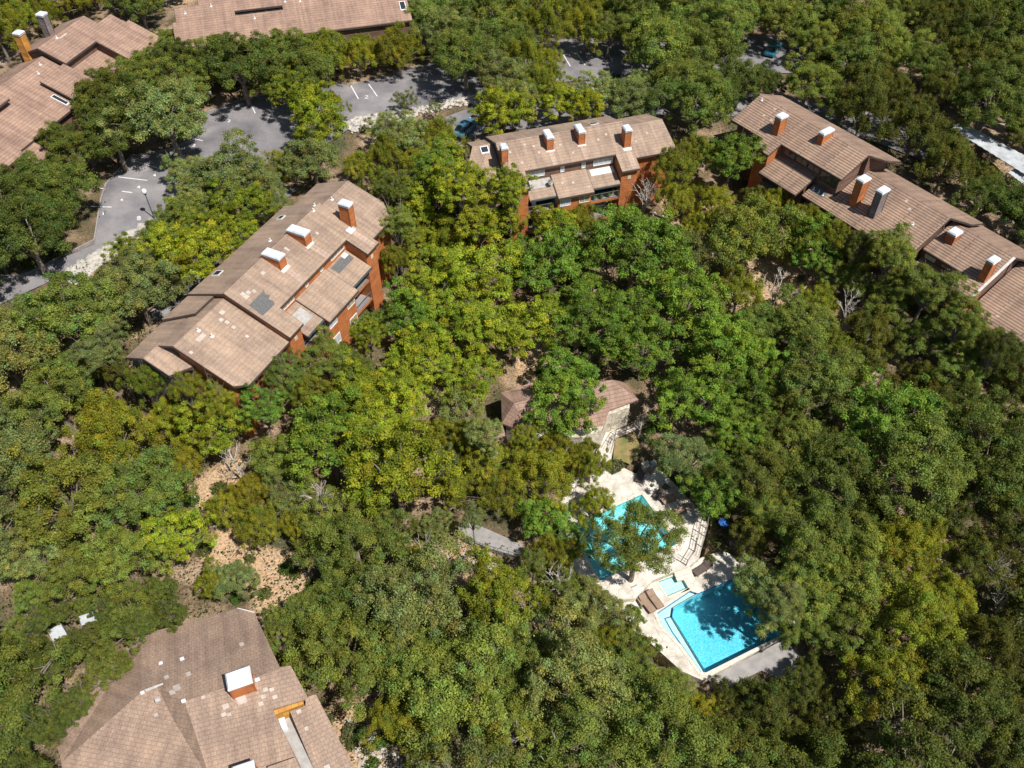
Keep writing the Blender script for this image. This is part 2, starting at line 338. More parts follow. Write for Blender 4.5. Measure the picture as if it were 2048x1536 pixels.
def drape(name, pxs, lift, m, h=0, step=1.25):
    """a sheet that follows the ground, cut along the ground's own grid"""
    pts = [PT(x, y) for x, y in pxs]
    bm = bmesh.new(); vs = [bm.verts.new((p.x, p.y, 0)) for p in pts]; bm.faces.new(vs)
    x0 = min(p.x for p in pts); x1 = max(p.x for p in pts); y0 = min(p.y for p in pts); y1 = max(p.y for p in pts)
    for k in np.arange(math.floor((x0 + 120) / step) * step - 120, x1, step):
        bmesh.ops.bisect_plane(bm, geom=bm.verts[:] + bm.edges[:] + bm.faces[:], plane_co=(k, 0, 0), plane_no=(1, 0, 0))
    for k in np.arange(math.floor((y0 - 10) / step) * step + 10, y1, step):
        bmesh.ops.bisect_plane(bm, geom=bm.verts[:] + bm.edges[:] + bm.faces[:], plane_co=(0, k, 0), plane_no=(0, 1, 0))
    for v in bm.verts: v.co.z = terr(v.co.x, v.co.y) + lift + .1
    bmesh.ops.recalc_face_normals(bm, faces=bm.faces)
    me = bpy.data.meshes.new(name); bm.to_mesh(me); bm.free(); me.materials.append(m)
    o = bpy.data.objects.new(name, me); COL.objects.link(o); return o
LOT = drape('parking_lot', [(-60, 560), (60, 548), (190, 490), (205, 400), (215, 370), (262, 318), (340, 300), (380, 285), (380, 240), (480, 205), (640, 165), (700, 172), (850, 130), (1000, 95), (1130, 80), (1270, 80),
      (1480, 75), (1700, 70), (1720, 120), (1640, 150), (1400, 160), (1240, 160), (1060, 170), (960, 196), (850, 214), (700, 258), (640, 300), (540, 330), (440, 350), (350, 400), (300, 460), (180, 520), (90, 570), (-60, 640)], .05, M['asphalt'])
tag(LOT, kind='structure')
tag(drape('driveway', [(780, 330), (800, 300), (860, 250), (940, 218), (1010, 205), (1160, 175), (1400, 190), (1560, 190), (1760, 230), (1900, 300), (1880, 340), (1700, 270), (1480, 235), (1300, 232), (1000, 262), (900, 300), (830, 340)], .05, M['asphalt']), kind='structure')
tag(drape('service_road', [(330, 640), (400, 570), (520, 450), (570, 400), (600, 380), (560, 372), (520, 395), (420, 500), (340, 585), (280, 650)], .05, M['asphalt']), kind='structure')
def kerb(pts, name='kerb', hgt=.16, wd=.18, m=None):
    b = MB(); q = [PT(x, y) for x, y in pts]
    for a, c in zip(q[:-1], q[1:]):
        n = max(1, int((c - a).length / 2)); d = (c - a).normalized(); s = Vector((-d.y, d.x, 0)) * wd / 2
        for k in range(n):
            p0 = a.lerp(c, k / n); p1 = a.lerp(c, (k + 1) / n)
            A = [p0 - s, p0 + s, p1 + s, p1 - s]
            b.loft([(t.x, t.y, t.z - .2) for t in A], [(t.x, t.y, t.z + .12 + hgt) for t in A])
    return tag(b.build(name, m or M['concrete']), kind='structure')
kerb([(-60, 558), (22, 560), (62, 547), (190, 482)])
kerb([(262, 316), (345, 300), (378, 284)])
kerb([(382, 262), (384, 238), (480, 203), (640, 163)])
kerb([(190, 482), (203, 400), (213, 370), (262, 316)])
def mark(pts, wd=.16, name='parking_line'):
    b = MB(); q = [PT(x, y) for x, y in pts]
    for a, c in zip(q[:-1], q[1:]):
        d = (c - a).normalized(); s = Vector((-d.y, d.x, 0)) * wd / 2
        b.poly([(t.x, t.y, t.z + .165) for t in (a - s, a + s, c + s, c - s)])
    return tag(b.build(name, M['paint']), kind='structure')
def z4(x, y): return (x / 3.84, 240 + y / 3.84)
def z2(x, y): return (300 + .293 * x, .293 * y)
def z3b(x, y): return (800 + .293 * x, .293 * y)
for a, b in [((1010, 315), (1250, 388)), ((910, 445), (1135, 472)), ((740, 528), (1020, 566)), ((700, 672), (860, 677)), ((1480, 148), (1560, 168))]: mark([z4(*a), z4(*b)])
for a, b in [((672, 678), (720, 780)), ((822, 690), (843, 765)), ((1372, 590), (1424, 682)), ((1494, 582), (1552, 664)), ((1910, 498), (2010, 635))]: mark([z2(*a), z2(*b)])
for a, b in [((560, 460), (612, 530)), ((655, 440), (718, 522)), ((1115, 380), (1163, 460)), ((1205, 366), (1262, 450)), ((1420, 368), (1450, 432)), ((1510, 378), (1552, 424))]: mark([z3b(*a), z3b(*b)])
def digit(cx, cy, s, shape, zf):                # stall numbers, painted strokes
    G = {'7': [(-1, 1), (1, 1), (-.2, -1)], '1': [(-.4, .6), (.1, 1), (.1, -1)], '4': [(.4, -1), (.4, 1), (-.8, -.2), (.9, -.2)], '2': [(-.7, .7), (0, 1), (.7, .5), (-.8, -1), (.8, -1)],
         '8': [(0, 0), (.7, .5), (0, 1), (-.7, .5), (0, 0), (.8, -.5), (0, -1), (-.8, -.5), (0, 0)]}[shape]
    mark([zf(cx + x * s, cy - y * s * .75) for x, y in G], .13, 'stall_number')
for x, y, g in [(1190, 432, '4'), (938, 622, '4'), (1068, 523, '4'), (1762, 14, '2'), (1494, 203, '2'), (795, 728, '1')]: digit(x, y, 12, g, z4)
digit(1070, 762, 20, '8', z4)
digit(1480, 668, 14, '2', z2)
for x, y, g in [(300, 1000, '2')]: digit(x, y, 12, g, z2)

# limestone rip-rap between the lot and the lower drive
def rock_mesh(seed, r):
    rr = random.Random(seed); b = bmesh.new(); bmesh.ops.create_icosphere(b, subdivisions=1, radius=1)
    sx, sy, sz = rr.uniform(.7, 1.3), rr.uniform(.7, 1.2), rr.uniform(.35, .6)
    for v in b.verts: v.co = Vector((v.co.x * sx, v.co.y * sy, v.co.z * sz)) * r * rr.uniform(.8, 1.15)
    V = [tuple(v.co) for v in b.verts]; F = [tuple(v.index for v in f.verts) for f in b.faces]; b.free(); return V, F
ROCKS = [rock_mesh(i, 1) for i in range(6)]
def rubble(name, px, n, r0, r1, label, m='rock', lift=.12):
    b = MB(); pts = [PT(x, y) for x, y in px]; x0 = min(p.x for p in pts); x1 = max(p.x for p in pts); y0 = min(p.y for p in pts); y1 = max(p.y for p in pts); k = 0; t = 0
    while k < n and t < n * 40:
        t += 1; x = random.uniform(x0, x1); y = random.uniform(y0, y1)
        if not inpoly(x, y, pts): continue
        k += 1; V, F = ROCKS[k % 6]; s = r0 + (r1 - r0) * random.random() ** 2; a = random.uniform(0, 6.28); i = len(b.v); z = terr(x, y) + lift
        b.v += [(x + s * (p[0] * math.cos(a) - p[1] * math.sin(a)), y + s * (p[0] * math.sin(a) + p[1] * math.cos(a)), z + s * p[2]) for p in V]
        b.f += [tuple(i + q for q in f) for f in F]
    return tag(b.build(name, M[m]), label, 'rocks', kind='stuff')
rubble('limestone_rubble', [(125, 548), (195, 503), (300, 440), (305, 460), (200, 535), (150, 570)], 420, .15, .5, 'white limestone rubble strip along the lower left car park edge')
rubble('limestone_rubble', [(690, 240), (740, 232), (960, 190), (965, 208), (860, 226), (740, 258), (700, 268)], 420, .15, .5, 'white limestone rubble bank beside the middle road')
rubble('limestone_rubble', [(1180, 160), (1260, 155), (1240, 185), (1170, 185)], 120, .15, .5, 'white limestone rubble near the upper middle parking bays')
rubble('pebbles', [(690, 1440), (730, 1445), (830, 1500), (850, 1560), (720, 1560)], 500, .04, .2, 'scattered pale stones beside the big bottom left roof')
rubble('pebbles', [(370, 960), (450, 950), (470, 1060), (600, 1120), (600, 1190), (530, 1200), (400, 1130)], 110, .05, .16, 'scattered pale stones on the orange clearing')
rubble('pebbles', [(850, 1090), (980, 1095), (1000, 1140), (880, 1150)], 220, .05, .2, 'scattered pale stones below the walkway')
rubble('pebbles', [(1040, 660), (1210, 640), (1210, 710), (1080, 760)], 240, .05, .22, 'scattered pale stones in the gully above the clubhouse')
rubble('pebbles', [(1300, 420), (1480, 420), (1480, 520), (1300, 500)], 240, .05, .25, 'scattered pale stones right of the middle apartment block')

# ------------------------------------------------------------------ apartment buildings
T = .4                                          # roof pitch
class Bld:
    def __init__(s, A, ang, zb, label, name='apartment_building', cat='apartment building', group=None):
        s.r = empty(name, (A[0], A[1], zb), R(ang)); s.zb = zb; tag(s.r, label, cat, group); s.A = A; s.ang = R(ang)
    def L(s, u, v, z): return (u, -v, z - s.zb)
    def W(s, u, v): c, q = math.cos(s.ang), math.sin(s.ang); return (s.A[0] + u * c + v * q, s.A[1] + u * q - v * c)
    def slab(s, poly, zf, m, name='roof', th=.2, trim=True):
        b = MB(); b.loft([s.L(u, v, zf(u, v)) for u, v in poly], [s.L(u, v, zf(u, v) - th) for u, v in poly]); o = b.build(name, m, s.r)
        if trim:                                # eaves board, a hair proud of the tile edge
            f = MB(); n = len(poly); cu = sum(p[0] for p in poly) / n; cv = sum(p[1] for p in poly) / n
            ar = sum(poly[i][0] * poly[(i + 1) % n][1] - poly[(i + 1) % n][0] * poly[i][1] for i in range(n))
            for i in range(n):
                (a, c), (d, e) = poly[i], poly[(i + 1) % n]; l = math.hypot(d - a, e - c)
                if l < .3: continue
                nx, ny = (e - c) / l, -(d - a) / l
                if ar < 0: nx, ny = -nx, -ny
                q = [(a + nx * .003, c + ny * .003), (d + nx * .003, e + ny * .003), (d + nx * .05, e + ny * .05), (a + nx * .05, c + ny * .05)]
                f.loft([s.L(x, y, zf(x, y) - .03) for x, y in q], [s.L(x, y, zf(x, y) - .26) for x, y in q])
            f.build('fascia', M['fascia'], o)
        return o
    def body(s, u0, u1, v0, v1, zf, zg, m, name='wall', gap=.24, foot=True):
        b = MB(); q = [(u0, v0), (u1, v0), (u1, v1), (u0, v1)]
        b.loft([s.L(u, v, zg) for u, v in q], [s.L(u, v, zf(u, v) - gap) for u, v in q])
        if foot: FOOT.append([s.W(*p) for p in q])
        return b.build(name, m, s.r)
    def chimney(s, u0, u1, v0, v1, zt, zb, m='orange', lab=None):
        b = MB()
        b.loft([s.L(u, v, zb) for u, v in ((u0, v0), (u1, v0), (u1, v1), (u0, v1))], [s.L(u, v, zt - .3) for u, v in ((u0, v0), (u1, v0), (u1, v1), (u0, v1))])
        o = b.build('chimney', M[m], s.r)
        e = .035
        for u, v in ((u0, v0), (u1, v0), (u1, v1), (u0, v1)): t = MB(); t.box(u - e, u + e, -v - e, -v + e, zb - s.zb, zt - .34 - s.zb); t.build('corner_board', M['fascia'] if m == 'greywood' else M['orange'], o)
        d = MB(); d.box(u0 + .06, u1 - .06, -v1 + .06, -v0 - .06, zt - .29 - s.zb, zt - .16 - s.zb); d.build('spark_screen', M['trim'], o)
        c = MB(); c.loft([s.L(u, v, zt - .38) for u, v in ((u0 - .07, v0 - .07), (u1 + .07, v0 - .07), (u1 + .07, v1 + .07), (u0 - .07, v1 + .07))], [s.L(u, v, zt - .3) for u, v in ((u0 - .09, v0 - .09), (u1 + .09, v0 - .09), (u1 + .09, v1 + .09), (u0 - .09, v1 + .09))])
        c.loft([s.L(u, v, zt - .16) for u, v in ((u0 - .1, v0 - .1), (u1 + .1, v0 - .1), (u1 + .1, v1 + .1), (u0 - .1, v1 + .1))], [s.L(u, v, zt) for u, v in ((u0 + .02, v0 + .02), (u1 - .02, v0 + .02), (u1 - .02, v1 - .02), (u0 + .02, v1 - .02))])
        c.build('chimney_cap', M['cap'], o)
        if lab: o['label'] = lab
        return o
    def flash(s, u0, u1, v0, v1, zf, m='flash', name='flashing', d=.014):
        b = MB(); q = [(u0, v0), (u1, v0), (u1, v1), (u0, v1)]
        b.loft([s.L(u, v, zf(u, v) + d) for u, v in q], [s.L(u, v, zf(u, v) + d - .04) for u, v in q]); return b.build(name, M[m], s.r)
    def vent(s, u, v, zf):
        b = MB(); z = zf(u, v); b.tube(s.L(u, v, z - .1), s.L(u, v, z + .35), .07, .07, 8); b.box(u - .16, u + .16, -v - .16, -v + .16, z - s.zb - .12, z - s.zb + .05)
        b.build('vent_pipe', M['white'], s.r)
    def window(s, u0, u1, v, z0, z1, pane='glass', mull=1, axis='u', sgn=1, bar=.06):
        """axis 'u': runs along u on a wall at v ; axis 'v': runs along v on a wall at u=v"""
        def B(b, a0, a1, c0, c1, d0, d1):
            if axis == 'u': b.box(a0, a1, -(v + sgn * c1), -(v + sgn * c0), d0 - s.zb, d1 - s.zb)
            else: b.box(v + sgn * c0, v + sgn * c1, -a1, -a0, d0 - s.zb, d1 - s.zb)
        f = MB()
        for a, c in ((u0, u0 + bar), (u1 - bar, u1)): B(f, a, c, -.05, .07, z0, z1)
        B(f, u0 + bar, u1 - bar, -.05, .07, z0, z0 + bar); B(f, u0 + bar, u1 - bar, -.05, .07, z1 - bar, z1)
        for k in range(1, mull + 1):
            x = u0 + (u1 - u0) * k / (mull + 1); B(f, x - .025, x + .025, -.05, .06, z0 + bar, z1 - bar)
        o = f.build('window', M['white'] if pane != 'glass' else M['fascia'], s.r)
        p = MB(); B(p, u0 + bar, u1 - bar, -.06, .03, z0 + bar, z1 - bar); p.build('pane', M[pane], o)
        return o
    def balcony(s, u0, u1, v0, v1, z, m='orange', rail='railm', ret=True):
        b = MB(); b.box(u0, u1, -v1, -v0, z - .3 - s.zb, z - s.zb); o = b.build('balcony', M[m], s.r)
        f = MB(); f.box(u0 + .05, u1 - .05, -v1 + .05, -v0 - .02, z + .004 - s.zb, z + .02 - s.zb); f.build('balcony_floor', M['concrete'], o)
        r = MB(); h = .95
        def seg(a, c):
            a = Vector(s.L(*a)); c = Vector(s.L(*c)); n = max(2, int((c - a).length / .16))
            r.tube(a + Vector((0, 0, h)), c + Vector((0, 0, h)), .035, n=4); r.tube(a + Vector((0, 0, .12)), c + Vector((0, 0, .12)), .02, n=4)
            for k in range(n + 1):
                q = a.lerp(c, k / n); r.tube(q, q + Vector((0, 0, h)), .035 if k in (0, n) else .012, n=4)
        seg((u0 + .05, v1 - .05, z), (u1 - .05, v1 - .05, z)); r.build('railing', M[rail], o); return o
    def skylight(s, u0, u1, v0, v1, zf):
        b = MB(); q = [(u0, v0), (u1, v0), (u1, v1), (u0, v1)]; b.loft([s.L(u, v, zf(u, v) - .05) for u, v in q], [s.L(u, v, zf(u, v) + .12) for u, v in q]); o = b.build('skylight', M['white'], s.r)
        g = MB(); e = .1; q = [(u0 + e, v0 + e), (u1 - e, v0 + e), (u1 - e, v1 - e), (u0 + e, v1 - e)]
        g.loft([s.L(u, v, zf(u, v) + .1) for u, v in q], [s.L(u, v, zf(u, v) + .135) for u, v in q]); g.build('pane', M['glass'], o)
def gable(zr, v0=0, t=T): return lambda u, v: zr - t * abs(v - v0)

def module(b, u0, fe, te, zr, rm, wall, twall, zg, zgb, flip=False, rec=True, zlow=3.5, le=7.4, bump=.75, tw=2.2, wl=12.0, clg='glassw', notch=True, center=(3.1, 8.2), back=5.2, left=True):
    """one 16 m block: back slope, front slope with two towers, clerestory band, lower roof, balconies"""
    g = gable(zr); U = lambda a: u0 + a
    full = wl + 2 * tw
    b.slab([(U(0), 0), (U(full), 0), (U(full), -back), (U(0), -back)], g, rm)
    b.slab([(U(0), .002), (U(full), .002), (U(full), te), (U(full - tw), te), (U(full - tw), fe), (U(tw), fe), (U(tw), te), (U(0), te)], g, rm)
    b.body(U(.2), U(full - .2), -back + .45, 0, g, zgb, wall); b.body(U(.2), U(full - .2), .001, fe - .35, g, zg, wall)
    for a in (0, full - tw): b.body(U(a + .12), U(a + tw - .12), fe - .35, te - .35, g, zg, twall)
    # ridge cap
    r = MB(); r.loft([b.L(U(0), -.16, zr - .02), b.L(U(0), 0, zr + .06), b.L(U(0), .16, zr - .02)], [b.L(U(full), -.16, zr - .02), b.L(U(full), 0, zr + .06), b.L(U(full), .16, zr - .02)]); r.build('ridge_cap', rm, b.r)
    vw = fe - .35
    lo = lambda u, v: zlow - T * (v - fe)
    lc = lambda u, v: zlow + .22 - T * (v - fe)
    c0, c1 = center
    b.slab([(U(tw + .02), vw + .02), (U(c0), vw + .02), (U(c0), le), (U(tw + .02), le)], lo, rm, 'lower_roof')
    b.slab([(U(c1), vw + .02), (U(full - tw - .02), vw + .02), (U(full - tw - .02), le), (U(c1), le)], lo, rm, 'lower_roof')
    b.slab([(U(c0 + .003), vw + .02), (U(c1 - .003), vw + .02), (U(c1 - .003), le + bump), (U(c0 + .003), le + bump)], lc, rm, 'lower_roof')
    # walls below the lower roof
    rv = te - 2.0                               # back of the balcony recesses
    b.body(U(tw - .1), U(c0 + .3), vw, rv, lo, zg, wall, gap=.25); b.body(U(c1 - .3), U(full - tw + .1), vw, rv, lo, zg, wall, gap=.25)
    b.body(U(c0 + .15), U(c1 - .15), vw, le + bump - .5, lc, zg, twall, gap=.25)
    ze = lo(0, le)
    for a, c in ((tw - .08, c0 + .12), (c1 - .12, full - tw + .08)):
        for z in (ze - 2.15, ze - 4.9): b.balcony(U(a), U(c), rv, te - .4, z)
        for z in (ze - 2.1, ze - 4.85): b.window(U(a + .3), U(c - .3), rv, z, z + 1.75, 'glass', 2)
    # clerestory windows under the main eave
    zc0 = zlow + T * .35 + .35; zc1 = g(0, vw) - .3
    for a, c, mu in ((tw + .25, tw + 2.6, 3), (full - tw - 2.7, full - tw - .2, 3)): b.window(U(a), U(c), vw, zc0 + .02, zc1, clg, mu)
    for a in (tw + 4.6, tw + 7.3): b.window(U(a), U(a + .5), vw, zc0 + .02, zc1, clg, 0)
    # front windows of the middle bay
    vf = le + bump - .5; zt = lc(0, vf) - .5
    for a, c in ((c0 + .35, c0 + 1.75), (c1 - 1.7, c1 - .35)):
        for k in range(2): b.window(U(a), U(c), vf, zt - 1.35 - 2.75 * k, zt - .1 - 2.75 * k, 'glassw' if a < c0 + 1 else 'glasst', 1)
    for k in range(2):
        b.window(vf - 1.0, vf - .25, U(c0 + .15), zt - 1.35 - 2.75 * k, zt - .15 - 2.75 * k, 'glassw', 0, 'v', -1)
        b.window(vf - 1.0, vf - .25, U(c1 - .15), zt - 1.35 - 2.75 * k, zt - .15 - 2.75 * k, 'glass', 0, 'v', 1)
    for a in (tw / 2, full - tw / 2):           # little attic vents on the towers
        o = MB(); o.box(U(a) - .22, U(a) + .22, -(te - .35) - .05, -(te - .35) + .02, g(0, te) - 1.5 - b.zb, g(0, te) - 1.05 - b.zb); o.build('wall_vent', M['tan'], b.r)
    gut = MB()                                  # gutters with white end boxes
    for a, c in ((tw, c0), (c1, full - tw)): gut.box(U(a), U(c), -(le + .16), -(le + .052), ze - .2 - b.zb, ze - .07 - b.zb)
    gut.build('gutter', M['trim'], b.r)
    return g, lo, lc

# --- left block beside the car park
B1 = Bld((-28.31, 64.16), 63.9, -6.5, 'orange-walled apartment block with three chimneys, stepping down beside the lower left car park')
g1, lo1, lc1 = module(B1, 0, 4.6, 7.2, 7.0, M['roof_a'], M['orange'], M['orange'], -6.5, -3.5, clg='glasst', center=(5.0, 10.4))
B1.chimney(6.1, 7.05, .15, 2.2, 7.75, 5.8, lab='long white-capped chimney nearest the grey roof patch'); B1.chimney(10.4, 11.35, .15, 2.3, 7.75, 5.8); B1.chimney(16.0, 16.85, 2.9, 4.15, 8.3, 4.9, lab='tall single chimney at the right end')
for a in (6.1, 10.4): B1.flash(a - .1, a + 1.1, 2.2, 2.55, g1)
B1.flash(15.2, 16.15, 3.9, 4.6, g1)
gC = gable(6.2, -.4)
B1.slab([(-7.35, -.4), (.15, -.4), (.15, 6.85), (-6.3, 6.85), (-7.35, 5.9)], gC, M['roof_a']); B1.slab([(-7.35, -.402), (.15, -.402), (.15, -5.4), (-7.35, -5.4)], gC, M['roof_a'])
B1.body(-7.0, .18, -.4, 5.4, gC, -6.5, M['orange']); B1.body(-7.0, .18, -5.0, -.401, gC, -3.5, M['shadewood'])
gb = gable(6.75); B1.slab([(-3.9, -5.35), (-2.8, -1.6), (.1, -1.6), (.1, -5.35)], gb, M['roof_a']); B1.body(-3.2, .1, -5.0, -2.4, gb, 3, M['shadewood'], foot=False)
gD = gable(5.35, -2.6)
B1.slab([(-9.3, -2.6), (-6.9, -2.6), (-6.9, 1.1), (-9.3, .1)], gD, M['roof_a']); B1.slab([(-9.3, -2.602), (-6.9, -2.602), (-6.9, -5.2), (-9.3, -5.2)], gD, M['roof_a'])
B1.body(-9.0, -6.95, -2.6, -.1, gD, -5, M['greywood']); B1.body(-9.0, -6.95, -4.9, -2.601, gD, -5, M['greywood'])
gR = gable(6.5)
B1.slab([(16.42, 0), (21.9, 0), (22.1, 4.4), (20.6, 6.2), (16.42, 6.2)], gR, M['roof_a']); B1.slab([(16.42, -.002), (21.9, -.002), (21.9, -4.6), (16.42, -4.6)], gR, M['roof_a'])
B1.body(16.3, 21.5, -4.2, 0, gR, -3.5, M['orange']); B1.body(16.3, 21.5, .001, 5.2, gR, -6.5, M['orange'])
B1.window(1.2, 3.0, 21.5, -.5, 1.0, 'glassw', 1, 'v'); B1.window(3.3, 4.8, 21.5, -3.2, -1.7, 'glass', 1, 'v')
# dark shingle patch, single pale tiles, flat decks, vents
def polyflash(b, pts, zf, m, name, d=.014):
    k = MB(); k.loft([b.L(u, v, zf(u, v) + d) for u, v in pts], [b.L(u, v, zf(u, v) + d - .04) for u, v in pts]); return k.build(name, M[m], b.r)
polyflash(B1, [(.45, 2.4), (2.9, 2.4), (2.6, 2.75), (2.85, 3.1), (2.35, 3.3), (2.5, 3.75), (2.2, 4.05), (.35, 4.0)], g1, 'patchd', 'shingle_patch')
for u, v, a, c in ((.9, 1.05, .5, .8), (1.5, 1.3, .4, .4), (4.4, .95, .45, .35), (8.6, .8, .3, .55), (2.0, 1.6, .35, .35), (12.6, 1.9, .3, .3)): B1.flash(u, u + a, v, v + c, g1, 'patchl', 'replacement_tile')
for u, v, a, c in ((-2.3, .75, .4, .35), (-2.15, 1.3, .35, .35), (-2.2, 2.05, .35, .35), (-2.2, 3.55, .3, .3), (-5.5, .6, 1.1, .4), (-7.0, 1.0, .3, .3), (-1.6, .3, .5, .4)): B1.flash(u, u + a, v, v + c, gC, 'patchl', 'replacement_tile')
for u, v in ((-4.5, .2), (-4.2, 1.45)): B1.vent(u, v, gC)
for u, v in ((15.9, -.3), (15.0, .15), (9.2, -1.4)): B1.vent(u, v, g1)
B1.vent(18.2, .3, gR)
B1.skylight(3.0, 3.9, -4.6, -3.6, g1); B1.skylight(13.4, 14.2, -4.0, -3.2, g1)
B1.flash(2.5, 4.6, 5.0, 6.5, lo1, 'flat', 'flat_deck', .06); B1.flash(11.0, 13.9, 4.5, 5.5, lo1, 'patchd', 'shingle_patch'); B1.flash(13.0, 13.8, 4.4, 4.9, lo1, 'flash', 'access_hatch', .1)
for a, e, zf, v0, v1 in ((6.25, 6.95, g1, 2.56, 4.55), (10.55, 11.25, g1, 2.56, 4.55), (15.3, 16.0, g1, 4.6, 7.1)): B1.flash(a, e, v0, v1, zf, 'roof_s', 'rain_washed_tiles', .006)
# --- middle block
B2 = Bld((-1.93, 90.63), 17.3, -6, 'orange-walled apartment block with four chimneys in the upper middle, behind the bare white tree')
g2, lo2, lc2 = module(B2, 0, 4.1, 6.4, 7.0, M['roof_a'], M['brownwood'], M['orange'], -6, -2.5, le=6.25, bump=.6, tw=2.3, wl=11.5, center=(5.7, 10.2), back=4.4)
B2.chimney(5.75, 6.5, .4, 2.1, 8.0, 5.9); B2.chimney(9.75, 10.5, .4, 2.05, 8.0, 5.9); B2.chimney(15.1, 15.85, 2.4, 3.5, 8.1, 5.2); B2.chimney(0.0, .7, 1.7, 2.6, 8.0, 5.2, lab='chimney at the far left end, half hidden by the bright green tree')
for a in (5.75, 9.75): B2.flash(a - .15, a + .95, 2.1, 2.3, g2)
B2.flash(14.95, 16.0, 3.5, 3.9, g2)
for a, e, v0, v1 in ((5.9, 6.5, 2.32, 4.05), (9.9, 10.5, 2.32, 4.05), (15.1, 15.8, 3.92, 6.3)): B2.flash(a, e, v0, v1, g2, 'roof_s', 'rain_washed_tiles', .006)
gR2 = gable(6.35)
B2.slab([(16.13, 0), (21.5, 0), (21.8, 4.4), (16.13, 4.4)], gR2, M['roof_a']); B2.slab([(16.13, -.002), (21.5, -.002), (21.5, -4.2), (16.13, -4.2)], gR2, M['roof_a'])
B2.body(16.0, 21.1, -3.8, 0, gR2, -2.5, M['brownwood']); B2.body(16.0, 21.1, .001, 3.9, gR2, -6, M['orange'])
gL2 = gable(5.9, -1.8)
B2.slab([(-2.4, -1.8), (.1, -1.8), (.1, 4.9), (-2.2, 6.6), (-5.3, 6.6), (-6.1, 5.2)], gL2, M['roof_a']); B2.slab([(-2.4, -1.802), (.1, -1.802), (.1, -4.4), (-2.4, -4.4)], gL2, M['roof_a'])
B2.body(-2.2, .15, -4.0, 4.5, gL2, -5, M['brownwood']); B2.body(-4.9, -2.2, 4.4, 6.0, gL2, -6, M['orange'])
for u, v in ((1.2, 1.3), (2.2, 2.9), (4.2, 1.1), (4.6, 2.0), (3.2, .7), (7.4, 1.5), (8.6, 2.8), (12.2, 1.7), (13.4, 1.2), (17.0, 2.2), (18.8, 1.4)): B2.flash(u, u + .28, v, v + .25, g2 if u < 16 else gR2, 'patchl', 'replacement_tile')
B2.skylight(12.3, 13.4, -1.6, -.7, g2); B2.skylight(-1.6, -.6, -1.5, -.6, gL2)
B2.flash(2.4, 5.5, 3.85, 5.0, lo2, 'flat', 'flat_deck', .05); B2.flash(10.6, 13.6, 3.85, 4.7, lo2, 'flash', 'flat_deck', .05)
for u, v in ((6.6, 4.9), (7.9, 5.1), (9.6, 6.0)): B2.flash(u, u + .3, v, v + .25, lc2, 'patchl', 'replacement_tile')
dish = MB()
c = Vector(B2.L(5.2, 5.0, lo2(0, 5.0)))
dish.tube(c, c + Vector((0, 0, .5)), .03, n=6)
for k in range(12):
    a0, a1 = 2 * math.pi * k / 12, 2 * math.pi * (k + 1) / 12; n_ = Vector((.3, -.75, .55)).normalized(); x_ = n_.orthogonal().normalized(); y_ = n_.cross(x_)
    o_ = c + Vector((0, 0, .62)); A_ = [o_ + (x_ * math.cos(a) + y_ * math.sin(a)) * .36 + n_ * .1 for a in (a0, a1)]
    dish.loft([o_, A_[0], A_[1]], [p - n_ * .03 for p in (o_, A_[0], A_[1])])
dish.tube(c + Vector((0, 0, .45)), c + Vector((0, 0, .62)) + Vector((.3, -.75, .55)).normalized() * .5, .015, n=4)
dish.build('satellite_dish', M['railm'], B2.r)

# --- right block: four stepped units running off the right edge
B3 = Bld((31.58, 101.72), -53.4, -9, 'long brown-roofed apartment block with six chimneys, running down the right edge')
RB = M['roof_b']
g3 = gable(7.0)
B3.slab([(-.3, 0), (16.85, 0), (18.4, -1.9), (18.4, -5), (-.3, -5)], g3, RB)
B3.slab([(0, .002), (16.85, .002), (16.85, 4.15), (7.65, 4.15), (7.65, 6.2), (5.3, 6.2), (5.3, 4.7), (0, 4.7)], g3, RB)
B3.body(.3, 17.0, -4.6, 0, g3, -3, M['brownwood']); B3.body(.3, 16.4, .001, 3.7, g3, -6, M['brownwood']); B3.body(5.5, 7.45, 3.7, 5.9, g3, -7, M['orange'])
lo3 = lambda u, v: 3.5 - T * (v - 4.1)
B3.slab([(7.5, 3.72), (13.3, 3.72), (13.3, 7.0), (7.5, 7.0)], lo3, RB, 'lower_roof'); B3.body(7.4, 13.0, 3.7, 5.0, lo3, -7, M['brownwood'])
for a in (8.0, 9.9, 11.8, 13.7): B3.window(a, a + 1.75, 3.7, 3.95 if a < 13 else 3.5, 5.1, 'glass', 1)
B3.window(15.5, 16.3, 3.7, 3.4, 5.1, 'glass', 0)
B3.balcony(7.4, 10.2, 5.0, 6.8, .4, 'brownwood'); B3.balcony(7.4, 10.2, 5.0, 6.8, -2.4, 'brownwood'); B3.window(7.8, 9.8, 5.0, .45, 2.2, 'glass', 2)
B3.chimney(5.55, 6.4, 2.4, 3.6, 8.1, 5.2, lab='tall orange chimney at the upper end'); B3.chimney(10.9, 11.6, .1, 1.9, 7.9, 5.9, lab='short wide chimney by the ridge of the upper unit')
g3b = gable(4.5, -1.0)
B3.slab([(16.55, -1), (28.3, -1), (28.3, 5.7), (13.4, 5.7), (13.4, 3.75), (16.55, 3.75)], g3b, RB); B3.slab([(16.55, -1.002), (28.3, -1.002), (30.0, -3.0), (30.0, -6), (16.55, -6)], g3b, RB)
B3.body(16.6, 28.0, -5.6, -1, g3b, -5, M['brownwood']); B3.body(13.6, 27.9, -1.001 + .0005, 4.9, lambda u, v: min(g3b(u, v), 6), -8.5, M['brownwood'])
B3.flash(13.6, 15.6, 3.9, 4.7, g3b, 'patchd', 'flat_deck', .03)
for u in (13.9, 14.7, 15.3): B3.vent(u, 4.4, g3b)
